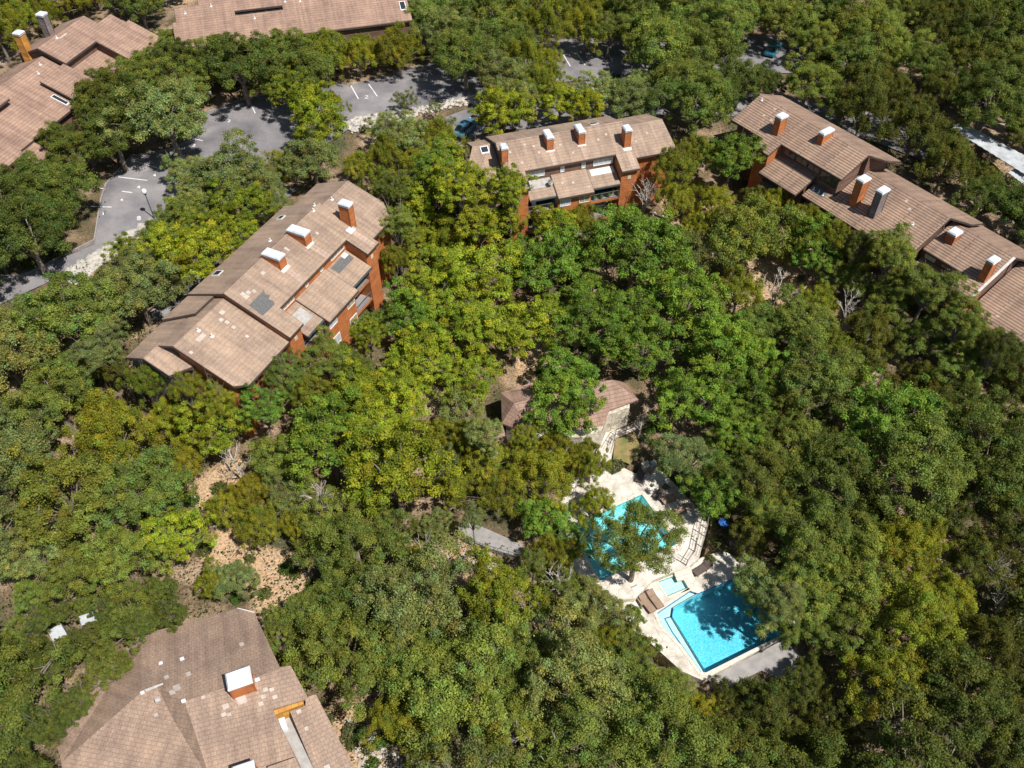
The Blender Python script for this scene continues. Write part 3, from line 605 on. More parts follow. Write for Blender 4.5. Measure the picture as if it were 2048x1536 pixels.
B3.chimney(18.45, 19.35, 2.4, 3.7, 6.3, 2.4, lab='tall orange chimney, left one of the close pair'); B3.chimney(21.2, 22.0, 2.4, 3.7, 6.3, 2.4, 'greywood', lab='tall grey chimney, right one of the close pair')
g3c = gable(3.4, -2.2)
B3.slab([(28.25, -2.2), (36.1, -2.2), (36.1, 4.5), (33.6, 4.5), (33.6, 2.3), (28.25, 2.3)], g3c, RB); B3.slab([(28.25, -2.202), (36.1, -2.202), (37.2, -4), (37.2, -7), (28.25, -7)], g3c, RB)
B3.body(28.0, 36.0, -6.6, -2.2, g3c, -6, M['brownwood']); B3.body(28.0, 35.9, -2.199, 1.9, g3c, -9, M['brownwood']); B3.body(33.8, 35.9, 1.9, 4.1, g3c, -9, M['orange'])
lo3c = lambda u, v: .15 - T * (v - 2.2); B3.slab([(28.3, 1.93), (33.7, 1.93), (33.7, 4.6), (28.3, 4.6)], lo3c, RB, 'lower_roof'); B3.body(28.2, 33.7, 1.9, 3.8, lo3c, -9, M['brownwood'])
for a in (28.6, 30.6, 32.2): B3.window(a, a + 1.3, 1.9, .5, 1.3, 'glassw' if a < 29 or a > 32 else 'glass', 1)
B3.chimney(29.2, 30.2, -.9, .3, 3.9, 1.9, lab='short chimney on the third unit'); B3.chimney(35.0, 35.75, .9, 2.1, 4.6, 1.3, lab='lowest chimney, next to the pale roof valley')
B3.flash(35.9, 36.2, -2.1, 4.4, g3c, 'flash', 'flashing', .03)
g3d = gable(1.8, -4.2)
B3.slab([(36.15, -4.2), (52, -4.2), (52, 4.0), (38.2, 4.0), (36.15, 2.8)], g3d, RB); B3.slab([(36.15, -4.202), (52, -4.202), (52, -9), (36.15, -9)], g3d, RB)
B3.body(36.1, 51.6, -8.6, -4.2, g3d, -9, M['brownwood']); B3.body(36.1, 51.6, -4.199, 3.6, g3d, -11, M['orange'])
for u, v, g_ in ((3.0, .6, g3), (3.9, 2.1, g3), (2.6, 2.0, g3), (24.0, .4, g3b), (25.5, 1.6, g3b), (23.0, -.2, g3b), (38.6, 2.2, g3d)): B3.flash(u, u + .35, v, v + .25, g_, 'patchl', 'replacement_tile')
B3.vent(25.8, 1.9, g3b); B3.vent(.8, .6, g3)
# --- top left block
B5 = Bld((-63.56, 111.87), 71.8, -1, 'red-brown stepped apartment block in the top left corner with an ochre chimney behind its ridge')
RC = M['roof_c']; g5 = gable(8.0); g5b = gable(6.9, .2)
B5.slab([(0, 0), (9.93, 0), (9.93, 2.0), (12.9, 2.0), (12.9, 4.2), (13.65, 4.2), (13.65, 9.5), (6.5, 9.5), (6.5, 3.8), (0, 3.8)], g5, RC); B5.slab([(0, -.002), (9.93, -.002), (9.93, -4.5), (0, -4.5)], g5, RC)
B5.body(.3, 9.7, -4.1, 0, g5, -1, M['brownwood']); B5.body(.3, 9.7, .001, 3.4, g5, -1, M['brownwood']); B5.body(6.8, 13.3, 3.4, 9.1, g5, -1, M['brownwood']); B5.body(9.6, 12.6, 2.3, 4.4, g5, -1, M['brownwood'], foot=False)
lo5 = lambda u, v: 4.9 - T * (v - 3.8); B5.slab([(.02, 3.42), (6.75, 3.42), (6.75, 8.2), (.02, 8.2)], lo5, RC, 'lower_roof'); B5.body(.1, 6.8, 3.4, 7.6, lo5, -1, M['brownwood'])
B5.slab([(-17, .2), (-.02, .2), (-.02, 8.0), (-4.9, 8.0), (-17, 8.0)], g5b, RC); B5.slab([(-17, .198), (-.02, .198), (-.02, -4.5), (-17, -4.5)], g5b, RC)
B5.body(-16.8, .2, -4.1, .2, g5b, -1, M['brownwood']); B5.body(-16.8, .2, .201, 7.5, g5b, -1, M['brownwood'])
hi = lambda u, v: g5b(u, v) + .75; B5.slab([(-4.9, 3.4), (-.02, 3.4), (-.02, 7.8), (-4.9, 7.8)], hi, RC, 'upper_roof'); B5.body(-4.6, -.1, 3.7, 7.5, hi, 3, M['shadewood'], foot=False)
hi2 = lambda u, v: g5b(u, v) + 1.1
B5.slab([(-17, .2), (-10.3, .2), (-10.3, 3.2), (-17, 3.2)], hi2, RC, 'upper_roof'); B5.body(-16.6, -10.6, .5, 2.9, hi2, 3, M['shadewood'], foot=False)
B5.slab([(-24, 1), (-16.5, 1), (-16.5, 9.0), (-24, 9.0)], lambda u, v: g5b(u, v) + .5, RC, 'upper_roof'); B5.body(-23.8, -16.8, 1.3, 8.6, lambda u, v: g5b(u, v) + .5, -1, M['brownwood'])
B5.slab([(-16.48, 7.6), (-13.6, 7.6), (-13.6, 10.3), (-16.48, 10.3)], lambda u, v: g5b(u, v) - .35, RC, 'lower_roof'); B5.body(-16.4, -13.9, 7.5, 9.9, lambda u, v: g5b(u, v) - .35, -1, M['brownwood'])
B5.skylight(-5.9, -5.2, 5.2, 7.3, g5b)
B5.flash(3.6, 5.1, .55, .75, g5, 'patchl', 'replacement_tile'); B5.vent(3.4, .4, g5); B5.vent(-3.2, 1.8, g5b); B5.vent(-1.6, 1.0, g5b)
def rel(b, p):
    d = Vector((p[0] - b.A[0], p[1] - b.A[1], 0)); c, q = math.cos(b.ang), math.sin(b.ang); return d.x * c + d.y * q, d.x * q - d.y * c
for px, py, h, m_, lb in ((52, 100, 2.6, 'yellowwood', 'ochre chimney behind the ridge'), (99, 68, 3.0, 'greywood', 'grey chimney behind the ridge')):
    u, v = rel(B5, P(px, py, 7.2)); B5.chimney(u - .5, u + .5, v - .5, v + .5, 7.2 + h, 4.5, m_, lb)
# --- top block
B6 = Bld((-48.24, 123.42), 15.2, -1, 'red-brown roofed apartment block cut off by the top edge, behind the row of oaks')
g6 = lambda u, v: 8 - T * v
for poly in ([(-.5, 2.2), (.02, 2.2), (.02, .02), (3.4, .02), (3.4, -3.5), (34, -3.5), (34, 1.5), (8.2, 1.5), (3.4, 1.5), (3.4, 2.2), (-.0, 2.2)],): pass
B6.slab([(3.4, -3.5), (32.2, -3.5), (32.2, 1.5), (3.4, 1.5)], g6, RC); B6.slab([(0, 0), (3.398, 0), (3.398, 1.5), (0, 1.5)], g6, RC)
B6.slab([(0, 1.502), (8.2, 1.502), (8.2, 2.3), (0, 2.3)], g6, RC, trim=False); B6.slab([(15.0, 1.502), (32.5, 1.502), (32.5, 2.3), (15.0, 2.3)], g6, RC, trim=False)
B6.slab([(-.5, 2.302), (33, 2.302), (33, 6.7), (-.5, 6.7)], g6, RC)
B6.body(.3, 8.2, 1.4, 6.3, g6, -1, M['brownwood']); B6.body(15.0, 32.6, 1.4, 6.3, g6, -1, M['brownwood']); B6.body(3.7, 32.0, -3.2, 1.39, g6, -1, M['brownwood']); B6.body(8.2, 15.0, 2.31, 6.3, g6, -1, M['brownwood'])
for a in (8.5, 10.6, 12.7): B6.window(a, a + 1.9, 1.4, 6.6, 7.1, 'glass', 1)
B6.skylight(31.7, 32.6, 3.4, 4.9, g6)
for u, v in ((1.4, 1.0), (5.1, .3), (10.8, 3.2), (15.5, 1.0), (17.6, 1.2), (24.8, 1.8)): B6.vent(u, v, g6)
# --- cream buildings glimpsed behind the trees at the top edge
def cream(px, py, wd, ang, label):
    p = PT(px, py); b = Bld((p.x, p.y), ang, p.z, label, 'house', 'house'); z = p.z
    gg = gable(z + 7.5, -3); b.body(0, wd, -6, 0, lambda u, v: z + 6.2, z, M['cream']); b.slab([(-.5, -3), (wd + .5, -3), (wd + .5, .6), (-.5, .6)], gg, RC); b.slab([(-.5, -3.002), (wd + .5, -3.002), (wd + .5, -6.6), (-.5, -6.6)], gg, RC)
    for a in np.arange(.8, wd - 1.5, 2.6):
        for zz in (z + .9, z + 3.7): b.window(float(a), float(a) + 1.1, 0, zz, zz + 1.5, 'glass', 1)
    return b
cream(1375, 30, 7, 4, 'cream house with red-brown roof glimpsed at the top edge, right of centre'); cream(1490, 22, 8, -14, 'cream house at the top edge above the upper right car park'); cream(52, 10, 5, 30, 'cream house wall glimpsed in the top left corner above the chimneys')
# --- clubhouse by the pool, a faceted hip roof set out from its corners
def z8(x, y): return (880 + .2637 * x, 720 + .2637 * y)
def faceted(name, label, cat, base, faces, walls, rm, wm, th=.22):
    r = empty(name, base); tag(r, label, cat)
    def loc(p): return Vector(p) - Vector(base)
    for nm, f in faces:
        b = MB(); q = [loc(p) for p in f]; b.loft(q, [p - Vector((0, 0, th)) for p in q]); b.build(nm, rm, r)
    for nm, f, zg, m in walls:
        b = MB(); q = [loc(p) for p in f]; b.loft([p - Vector((0, 0, .24)) for p in q], [Vector((p.x, p.y, zg - base[2])) for p in q]); b.build(nm, m, r)
        FOOT.append([(p[0], p[1]) for p in f])
    return r
ZR7, ZE7 = -4.3, -6.0
c7 = {k: P(*z8(*p), z) for k, (p, z) in dict(RA=((1310, 150), ZR7), RB=((560, 330), ZR7), FR=((1505, 300), ZE7), BR=((1400, 168), ZE7), N1=((1285, 377), ZE7 + .05), N2=((1235, 522), ZE7 - .35), N3=((1075, 582), ZE7 - .4), FL=((470, 480), ZE7 - .2), BL=((462, 250), -5.2), T1=((700, 170), -5.4), T2=((800, 182), -5.5), FM=((700, 560), ZE7 - .35)).items()}
CLUB = faceted('clubhouse', 'small brown hip-roofed clubhouse half hidden by the bright tree above the pool', 'clubhouse', tuple(P(*z8(1000, 420), -9.5)),
    [('roof', [c7['RB'], c7['RA'], c7['FR'], c7['N1'], c7['N2'], c7['N3'], c7['FM']]), ('roof', [c7['RB'], c7['FM'], c7['FL'], c7['BL']]), ('roof', [c7['RA'], c7['BR'], c7['FR']]), ('roof', [c7['RB'], c7['BL'], c7['T1'], c7['T2'], c7['BR'], c7['RA']])],
    [], M['roof_c'], M['stonewall'])
wz = -9.5
w7 = [P(*z8(*p), ZE7) for p in ((1440, 300), (1440, 345), (1280, 400), (1225, 520), (1080, 575), (720, 560), (500, 470), (520, 330), (760, 240), (1380, 200))]
b_ = MB(); bs = CLUB.location
b_.loft([(p.x - bs.x, p.y - bs.y, ZE7 - .3 - bs.z) for p in w7], [(p.x - bs.x, p.y - bs.y, -9.6 - bs.z) for p in w7]); b_.build('wall', M['stonewall'], CLUB); FOOT.append([(p.x, p.y) for p in w7])
lw = [P(*z8(*p), z) for p, z in (((470, 480), -5.6), ((10, 560), -5.6), ((-40, 700), -7), ((520, 640), -7))]
b_ = MB(); q_ = [p - bs for p in lw]; b_.loft(q_, [p - Vector((0, 0, .22)) for p in q_]); b_.build('side_wing_roof', M['roof_c'], CLUB)
b_ = MB(); q_ = [(p - lw[0].lerp(lw[2], .5)) * .9 + lw[0].lerp(lw[2], .5) - bs for p in lw]; b_.loft([p - Vector((0, 0, .3)) for p in q_], [Vector((p.x, p.y, -9.6 - bs.z)) for p in q_]); b_.build('side_wing_wall', M['stonewall'], CLUB)
# --- big roof in the bottom left corner
ZB = -1.0
def b4(x, y, z): return P(80 + .332 * x, 1190 + .332 * y, z + ZB)
k4 = dict(R1=b4(870, 640, 0), R2=b4(1510, 425, 0), BL=b4(610, 240, -2.6), BM=b4(1190, 78, -2.6), BN=b4(1290, 105, -2.2), H=b4(610, 585, -.8), H2=b4(700, 545, -.72), W1=b4(130, 1010, -2.2), W2=b4(100, 905, -2.5), W3=b4(300, 520, -2.6), W4=b4(560, 270, -2.75))
G1 = b4(1010, 1060, -2.0)
ext = b4(1075, 1300, -3.3)
RA4 = M['roof_d']; base4 = tuple(b4(900, 800, -8))
BIG = faceted('apartment_building', 'large mauve-brown tiled roof with one wide orange chimney, filling the bottom left corner', 'apartment building', base4,
    [('roof', [k4['R1'], k4['H2'], k4['BL'], k4['BM'], k4['BN'], b4(1445, 435, -.05), k4['R2']]),
     ('roof', [k4['H2'], k4['H'], k4['W1'], k4['W2'], k4['W3'], k4['W4'], k4['BL']]),
     ('roof', [k4['R1'], G1, ext, b4(150, 1300, -3.2), k4['W1'], k4['H'], k4['H2']]),
     ('roof', [k4['R1'], k4['R2'], b4(1610, 612, -.95), b4(1588, 632, -1.0), b4(1405, 690, -1.05), b4(1470, 830, -1.6), b4(1560, 1010, -2.3), b4(1640, 1200, -3.1), ext, G1])],
    [], RA4, M['orange'])
def add4(name, top, th, m, parent=None, zg=None):
    b = MB(); q = [p - Vector(base4) for p in top]
    b.loft(q, [p - Vector((0, 0, th)) if zg is None else Vector((p.x, p.y, zg - base4[2])) for p in q]); return b.build(name, m, parent or BIG)
add4('flat_roof', [b4(1400, 700, -2.6), b4(1585, 640, -2.6), b4(1660, 1080, -2.6), b4(1800, 1350, -2.6), b4(1500, 1350, -2.6)], .2, M['flat'])
add4('lower_roof', [b4(1598, 618, -1.05), b4(1662, 598, -1.25), b4(1900, 1060, -3.1), b4(2040, 1330, -4.2), b4(1740, 1330, -3.9), b4(1655, 1060, -2.55), b4(1505, 700, -1.35), b4(1600, 665, -1.2)], .25, RA4)
add4('lower_roof', [b4(1370, 1035, -1.7), b4(1535, 978, -1.7), b4(1600, 1130, -2.3), b4(1420, 1200, -2.3)], .9, RA4)
add4('clerestory_wall', [b4(1404, 692, -1.26), b4(1580, 630, -1.2), b4(1590, 655, -1.2), b4(1415, 722, -1.26)], 1.5, M['yellowwood'])
o = add4('access_hatch', [b4(1432, 738, -2.2), b4(1468, 725, -2.2), b4(1492, 800, -2.2), b4(1460, 815, -2.2)], .38, M['white'])
foot4 = [b4(600, 300, -3.0), b4(1180, 120, -3.0), b4(1260, 150, -2.8), b4(1400, 430, -1.0), b4(1490, 450, -1.0), b4(1580, 650, -2.6), b4(1630, 640, -3), b4(1980, 1340, -5), b4(200, 1300, -5.2), b4(150, 1030, -4.6), b4(135, 900, -4.4), b4(320, 540, -4.2)]
b_ = MB(); q_ = [p - Vector(base4) for p in foot4]; 
b_.loft([Vector((p.x, p.y, -5.3 + ZB + 1 - base4[2] + (0 if i not in (3, 4, 5, 6) else 0))) for i, p in enumerate(q_)], [Vector((p.x, p.y, -11 - base4[2])) for p in q_]); b_.build('wall', M['orange'], BIG)
w_ = [b4(1190, 88, -2.7), b4(1280, 114, -2.3), b4(1437, 440, -.3), b4(1500, 440, -.25), b4(1598, 625, -1.2), b4(1500, 640, -1.2), b4(900, 640, -.3), b4(700, 545, -1.2)]
add4('wall', [p - Vector((0, 0, .25)) for p in w_], 0, M['orange'], zg=-10.5)
FOOT.append([(p.x, p.y) for p in foot4])
def chim4(bl, br, bt, z0, z1, lab):
    """square chimney from its front base edge (two corners) and its left back base corner"""
    a, c = b4(*bl, z0), b4(*br, z0); e = (c - a).normalized(); n_ = Vector((-e.y, e.x, 0)); d = bt
    qs = [a, c, c + n_ * d, a + n_ * d]; o = None
    b = MB(); f = lambda z, g=0: [Vector((p.x, p.y, z)) - Vector(base4) + ((e * (-g if i in (0, 3) else g)) + n_ * (-g if i < 2 else g)) for i, p in enumerate(qs)]
    b.loft(f(z0 + ZB - 1.2), f(z1 + ZB - .3)); o = b.build('chimney', M['orange'], BIG); o['label'] = lab
    for p in f(0): t = MB(); t.box(p.x - .05, p.x + .05, p.y - .05, p.y + .05, z0 + ZB - 1 - base4[2], z1 + ZB - .35 - base4[2]); t.build('corner_board', M['orange'], o)
    g = MB(); g.loft(f(z1 + ZB - .3, -.06), f(z1 + ZB - .16, -.06)); g.build('spark_screen', M['trim'], o)
    c_ = MB(); c_.loft(f(z1 + ZB - .38, .07), f(z1 + ZB - .3, .09)); c_.loft(f(z1 + ZB - .16, .1), f(z1 + ZB, -.02)); c_.build('chimney_cap', M['cap'], o)
chim4((1170, 625), (1303, 578), 1.25, -.35, 1.55, 'wide orange chimney with white cap')
chim4((1215, 1185), (1330, 1145), 1.1, -2.3, -.1, 'chimney cut off by the bottom edge')
def quad4(pts, m, name, d=.07):
    add4(name, [p + Vector((0, 0, d)) for p in pts], .04, m)
def onface(x, y, tri):
    """point of the roof face through three corners, seen at pixel x,y of the zoomed crop"""
    a, b2, c2 = tri; n_ = (b2 - a).cross(c2 - a); px, py = 80 + .332 * x, 1190 + .332 * y
    o0 = P(px, py, 0) - Vector(_C); s = n_.dot(a - Vector(_C)) / n_.dot(o0); return Vector(_C) + o0 * s
FB = (k4['R1'], k4['BM'], k4['R2']); FF = (k4['R1'], k4['R2'], ext); FM_ = (k4['R1'], ext, k4['H']); FRS = (b4(1662, 598, -1.25), b4(1900, 1060, -3.1), b4(1655, 1060, -2.55))
def tile4(x, y, s, fc, m='patchl', nm='replacement_tile', a=-.35):
    c_, q_ = math.cos(a), math.sin(a); quad4([onface(x + s * (i * c_ - j * q_ * .75), y + s * (i * q_ + j * c_ * .75), fc) for i, j in ((-1, -1), (1, -1), (1, 1), (-1, 1))], M[m], nm)
for x, y, s in ((1215, 298, 14), (895, 478, 16), (763, 496, 14), (825, 560, 22), (798, 588, 18), (710, 632, 18)): tile4(x, y, s, FB)
for x, y, s in ((1358, 573, 15), (1397, 572, 14), (1347, 614, 15), (1416, 616, 15), (1332, 657, 15), (1120, 672, 20), (1108, 722, 15), (1140, 722, 13), (985, 618, 12), (1068, 1002, 18), (1215, 635, 30)): tile4(x, y, s, FF)
for x, y, s in ((700, 724, 14),): tile4(x, y, s, FM_)
for x, y, s in ((1560, 704, 15), (1610, 806, 16), (1730, 1038, 18)): tile4(x, y, s, FRS)
for x, y, f_ in ((612, 240, FB), (857, 386, FB), (728, 412, FB), (708, 634, FB), (866, 640, FF), (618, 590, FB), (1310, 512, FF)): tile4(x, y, 13, f_, 'white', 'vent_flashing')
quad4([onface(640, 585, FB), onface(745, 540, FB), onface(740, 532, FB), onface(630, 572, FB)], M['flash'], 'flashing')
add4('edge_flashing', [b4(1190, 76, -2.55), b4(1292, 102, -2.15), b4(1290, 108, -2.2), b4(1190, 82, -2.6)], .1, M['white'])

# ------------------------------------------------------------------ pools and decks
def fill(name, outer, holes, m, parent=None):
    bm = bmesh.new(); ed = []
    for lp in [outer] + holes:
        vs = [bm.verts.new(p) for p in lp]; ed += [bm.edges.new((vs[i], vs[(i + 1) % len(vs)])) for i in range(len(vs))]
    bmesh.ops.triangle_fill(bm, edges=ed, use_beauty=True)
    for f in bm.faces:
        f.normal_update()
        if f.normal.z < 0: f.normal_flip()
    me = bpy.data.meshes.new(name); bm.to_mesh(me); bm.free(); me.materials.append(m)
    o = bpy.data.objects.new(name, me); COL.objects.link(o)
    if parent: o.parent = parent
    return o
def Z(pts, z): return [P(*zP(*p), z) for p in pts]
pool1 = Z([(600, 225), (830, 550), (330, 790), (130, 440)], ZU)
big = [(700, 1000), (915, 855), (965, 872), (1330, 720), (1520, 1140), (1020, 1390), (985, 1385), (860, 1212), (732, 1085)]
bigp = Z(big, ZL); deepp = Z([(965, 872), (1330, 720), (1520, 1140), (1020, 1390), (797, 1022), (805, 965), (850, 938)], ZL)
shal = Z([(700, 1000), (915, 855), (965, 872), (850, 938), (805, 965), (797, 1022), (1020, 1390), (985, 1385), (860, 1212), (732, 1085)], ZL)
kid = Z([(706, 795), (850, 742), (903, 836), (770, 890)], ZL)
tag(fill('upper_pool_deck', [p + Vector((0, 0, 0)) for p in upper_deck], [pool1], M['flagstone']), kind='structure')
tag(fill('lower_pool_deck', lower_deck, [bigp, kid], M['flagstone']), kind='structure')
def skirt(poly, dz, m, name):
    b = MB(); n = len(poly)
    for i in range(n):
        a, c = poly[i], poly[(i + 1) % n]; b.poly([a, c, c - Vector((0, 0, dz)), a - Vector((0, 0, dz))])
    return b.build(name, m)
tag(skirt([Vector((p.x, p.y, ZU - .002)) for p in upper_deck], 4.0, M['stonewall'], 'retaining_wall'), kind='structure'); tag(skirt([Vector((p.x, p.y, ZL - .002)) for p in lower_deck], 4.0, M['stonewall'], 'retaining_wall'), kind='structure')
def basin(name, label, outline, zt, floors, waters, tile, cat='swimming pool', cop=.32):
    c = sum(outline, Vector()) / len(outline); r = empty(name, (c.x, c.y, zt)); tag(r, label, cat); o0 = Vector((c.x, c.y, zt))
    for poly, d, m in floors:                   # floor with its own side walls
        b = MB(); b.poly([p - o0 - Vector((0, 0, d)) for p in poly])
        for i in range(len(poly)):
            a, e = poly[i] - o0, poly[(i + 1) % len(poly)] - o0
            b.poly([a - Vector((0, 0, .01)), e - Vector((0, 0, .01)), e - Vector((0, 0, d)), a - Vector((0, 0, d))]) if m != 'ledge' else None
        b.build('basin', M['plasterw' if m == 'ledge' else m], r)
    for poly, m in waters:
        b = MB(); b.poly([p - o0 - Vector((0, 0, .13)) for p in poly]); w_o = b.build('water', M[m], r)
    b = MB(); n = len(outline); t = MB()
    for i in range(n):
        a, e = outline[i] - o0, outline[(i + 1) % n] - o0; d = (e - a).normalized(); s = Vector((d.y, -d.x, 0))
        mid = (a + e) / 2 + s * .05
        if inpoly((mid + o0).x, (mid + o0).y, outline): s = -s
        q = [a, e, e + s * cop + d * cop * .4, a + s * cop - d * cop * .4]; b.loft([p + Vector((0, 0, .045 + .003 * (i % 2))) for p in q], [p - Vector((0, 0, .1)) for p in q])
        q = [a, e]; s2 = -s * .035; t.loft([a + s2, e + s2, e + s2 * 0, a + s2 * 0], [p - Vector((0, 0, .16)) for p in (a + s2, e + s2, e, a)])
    b.build('coping', M['coping'], r); t.build('waterline_tile', M[tile], r)
    return r
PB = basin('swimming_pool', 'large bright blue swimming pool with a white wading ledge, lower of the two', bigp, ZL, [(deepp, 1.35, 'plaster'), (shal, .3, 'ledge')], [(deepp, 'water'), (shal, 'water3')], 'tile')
b_ = MB(); o0_ = PB.location
for ch in ([(965, 872), (850, 938), (805, 965), (797, 1022), (1020, 1390)], [(797, 1022), (750, 1036), (800, 1125), (985, 1385)], [(735, 1088), (800, 1200)]):
    q_ = Z(ch, ZL - .27)
    for a, e in zip(q_[:-1], q_[1:]):
        d = (e - a).normalized(); s = Vector((-d.y, d.x, 0)) * .045; b_.loft([p - o0_ for p in (a - s, e - s, e + s, a + s)], [p - o0_ - Vector((0, 0, .1)) for p in (a - s, e - s, e + s, a + s)])
b_.build('step_tile', M['tile'], PB)
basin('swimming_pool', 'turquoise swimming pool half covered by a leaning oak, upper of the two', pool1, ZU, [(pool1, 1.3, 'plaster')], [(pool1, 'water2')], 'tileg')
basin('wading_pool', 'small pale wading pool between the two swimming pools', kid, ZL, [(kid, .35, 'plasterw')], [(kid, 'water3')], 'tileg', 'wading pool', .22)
tag(drape('footpath', [zP(*p) for p in [(1030, 1425), (1410, 1240), (1530, 1175), (1740, 1390), (1640, 1500), (1380, 1380), (1200, 1470), (1080, 1560)]], .06, M['concrete']), kind='structure')
tag(drape('walkway', [(912, 1056), (945, 1048), (1040, 1090), (1062, 1112), (1040, 1118), (1000, 1108), (930, 1080)], .12, M['concrete']), kind='structure')
pat = [P(*z8(*p), -9.35) for p in ((1440, 340), (1430, 470), (1490, 525), (1330, 590), (1305, 720), (1290, 800), (1180, 760), (1190, 600), (1240, 520), (1270, 395))]
tag(fill('patio', pat, [], M['flagstone']), kind='structure'); tag(skirt([Vector((p.x, p.y, -9.352)) for p in pat], 1, M['stonewall'], 'patio_wall'), kind='structure')
pat2 = [P(*z8(*p), -9.4) for p in ((1445, 335), (1565, 330), (1535, 480), (1493, 520), (1434, 470))]
tag(fill('side_terrace', pat2, [], M['concrete']), kind='structure')
tag(drape('lawn', [z8(*p) for p in ((1330, 608), (1400, 595), (1482, 568), (1508, 640), (1525, 700), (1480, 745), (1440, 800), (1370, 770), (1312, 775), (1316, 690))], .1, M['grass']), kind='structure')
def fence(pts, zs, label, cat, h=1.05, every=1.3, name='railing', pick=.0, m='railm', group=None):
    q = [Vector((*P(x, y, z)[:2], z)) for (x, y), z in zip(pts, zs)]; r = empty(name, q[0]); tag(r, label, cat, group); rl = MB()
    for a, c in zip(q[:-1], q[1:]):
        a = a - q[0]; c = c - q[0]; n = max(1, round((c - a).length / every))
        for hh, rad in ((h, .032), (h * .55, .016), (.15, .016)): rl.tube(a + Vector((0, 0, hh)), c + Vector((0, 0, hh)), rad, n=4)
        if pick:
            k = int((c - a).length / pick)
            for i in range(k): p = a.lerp(c, (i + .5) / k); rl.tube(p, p + Vector((0, 0, h)), .014, n=4)
        for i in range(n): p = a.lerp(c, i / n); t = MB(); t.box(p.x - .035, p.x + .035, p.y - .035, p.y + .035, p.z - .4, p.z + h + .06); t.build('post', M[m], r)
    rl.build('rails', M[m], r)
fence([zP(*p) for p in ((855, 190), (1030, 395), (1012, 500), (972, 640))], [ZU] * 4, 'grey rail fence along the right edge of the upper pool deck', 'fence')
fence([zP(*p) for p in ((865, 265), (985, 412), (945, 600), (890, 690), (825, 652))], [ZU] * 5, 'inner handrail bending beside the steps of the upper pool deck', 'fence')
fence([z8(*p) for p in ((1535, 482), (1490, 505), (1330, 572), (1258, 690))], [-9.35] * 4, 'handrail along the far edge of the clubhouse patio', 'railing', pick=.0)
fence([z8(*p) for p in ((1482, 540), (1322, 612), (1296, 712))], [-9.35] * 3, 'handrail along the near edge of the clubhouse patio', 'railing')
fence([(908, 1072), (960, 1098), (1045, 1122)], [terr(*P(908, 1072, -8.5)[:2]) + .2, terr(*P(960, 1098, -8.6)[:2]) + .2, terr(*P(1045, 1122, -9)[:2]) + .2], 'black picket railing beside the concrete walkway', 'railing', pick=.16)
fence([z8(*p) for p in ((1500, 590), (1590, 720), (1680, 830))], [-9.6] * 3, 'wire fence right of the grass patch, running towards the upper pool', 'fence')
# retaining steps between the decks
b_ = MB(); s0, s1 = P(*zP(905, 705), ZL), P(*zP(800, 740), ZL)
r_ = empty('steps', s0); tag(r_, 'pale stone steps between the upper and lower pool decks', 'steps'); d_ = (s1 - s0); n_ = Vector((d_.y, -d_.x, 0)).normalized()
if n_.y > 0: n_ = -n_
for k in range(3):
    t = MB(); q = [Vector((0, 0, 0)), d_, d_ + n_ * (.35 * (3 - k)), n_ * (.35 * (3 - k))]; t.loft([p + Vector((0, 0, .003 + .16 * k)) for p in q], [p + Vector((0, 0, .16 * (k + 1))) for p in q]); t.build('tread', M['coping'], r_)
# loungers
def lounger(a, c, z, label, dark=False, src=[None]):
    A = P(*zP(*a), z); Cc = P(*zP(*c), z); d = Cc - A; ang = math.atan2(d.y, d.x); mid = (A + Cc) / 2
    if src[0] is None:
        r = empty('sun_lounger', mid, ang)
        f = MB()
        for s in (-.36, .36): f.tube((-.98, s, .34), (.42, s, .34), .032); f.tube((.42, s, .34), (1.0, s, .58), .032)
        for x, zz in ((-.98, .34), (.42, .34), (1.0, .58)): f.tube((x, -.36, zz), (x, .36, zz), .03)
        f.build('frame', M['chaird'], r)
        for x in (-.8, .3):
            for s in (-.36, .36): l_ = MB(); l_.tube((x, s, 0), (x, s, .34), .028); l_.build('leg', M['chaird'], r)
        t = MB(); t.loft([(-.96, -.34, .35), (.4, -.34, .35), (.4, .34, .35), (-.96, .34, .35)], [(-.96, -.34, .385), (.4, -.34, .385), (.4, .34, .385), (-.96, .34, .385)]); t.build('seat', M['chair'], r)
        t = MB(); t.loft([(.44, -.34, .36), (1.0, -.34, .6), (1.0, .34, .6), (.44, .34, .36)], [(.43, -.34, .395), (.985, -.34, .635), (.985, .34, .635), (.43, .34, .395)]); t.build('backrest', M['chair'], r)
        src[0] = r
    else:
        r = src[0].copy(); COL.objects.link(r); r.location = mid; r.rotation_euler = (0, 0, ang)
        for ch in list(src[0].children):
            k = ch.copy()
            if dark and k.name.startswith(('seat', 'backrest')): k.data = ch.data.copy(); k.data.materials[0] = M['chaird']
            COL.objects.link(k); k.parent = r
    tag(r, label, 'sun lounger', 'sun loungers on the pool decks')
lounger((797, 362), (915, 308), ZU, 'brown sun lounger in full sun beside the bend of the deck fence')
lounger((742, 282), (830, 243), ZU, 'brown sun lounger partly under the oak, above the fully sunlit one')
lounger((690, 255), (760, 190), ZU, 'dark sun lounger in tree shade near the top corner of the turquoise pool', True)
lounger((575, 160), (605, 50), ZU, 'dark brown sun lounger beside the grey cabinets', True)
lounger((940, 755), (1045, 690), ZL, 'dark brown sun lounger in shade beside the steps', True)
lounger((712, 962), (655, 885), ZL, 'brown sun lounger nearest the white wading ledge of the big pool')
lounger((660, 985), (605, 915), ZL, 'middle one of the three brown sun loungers left of the wading ledge')
lounger((600, 930), (560, 868), ZL, 'leftmost of the three brown sun loungers left of the wading ledge')
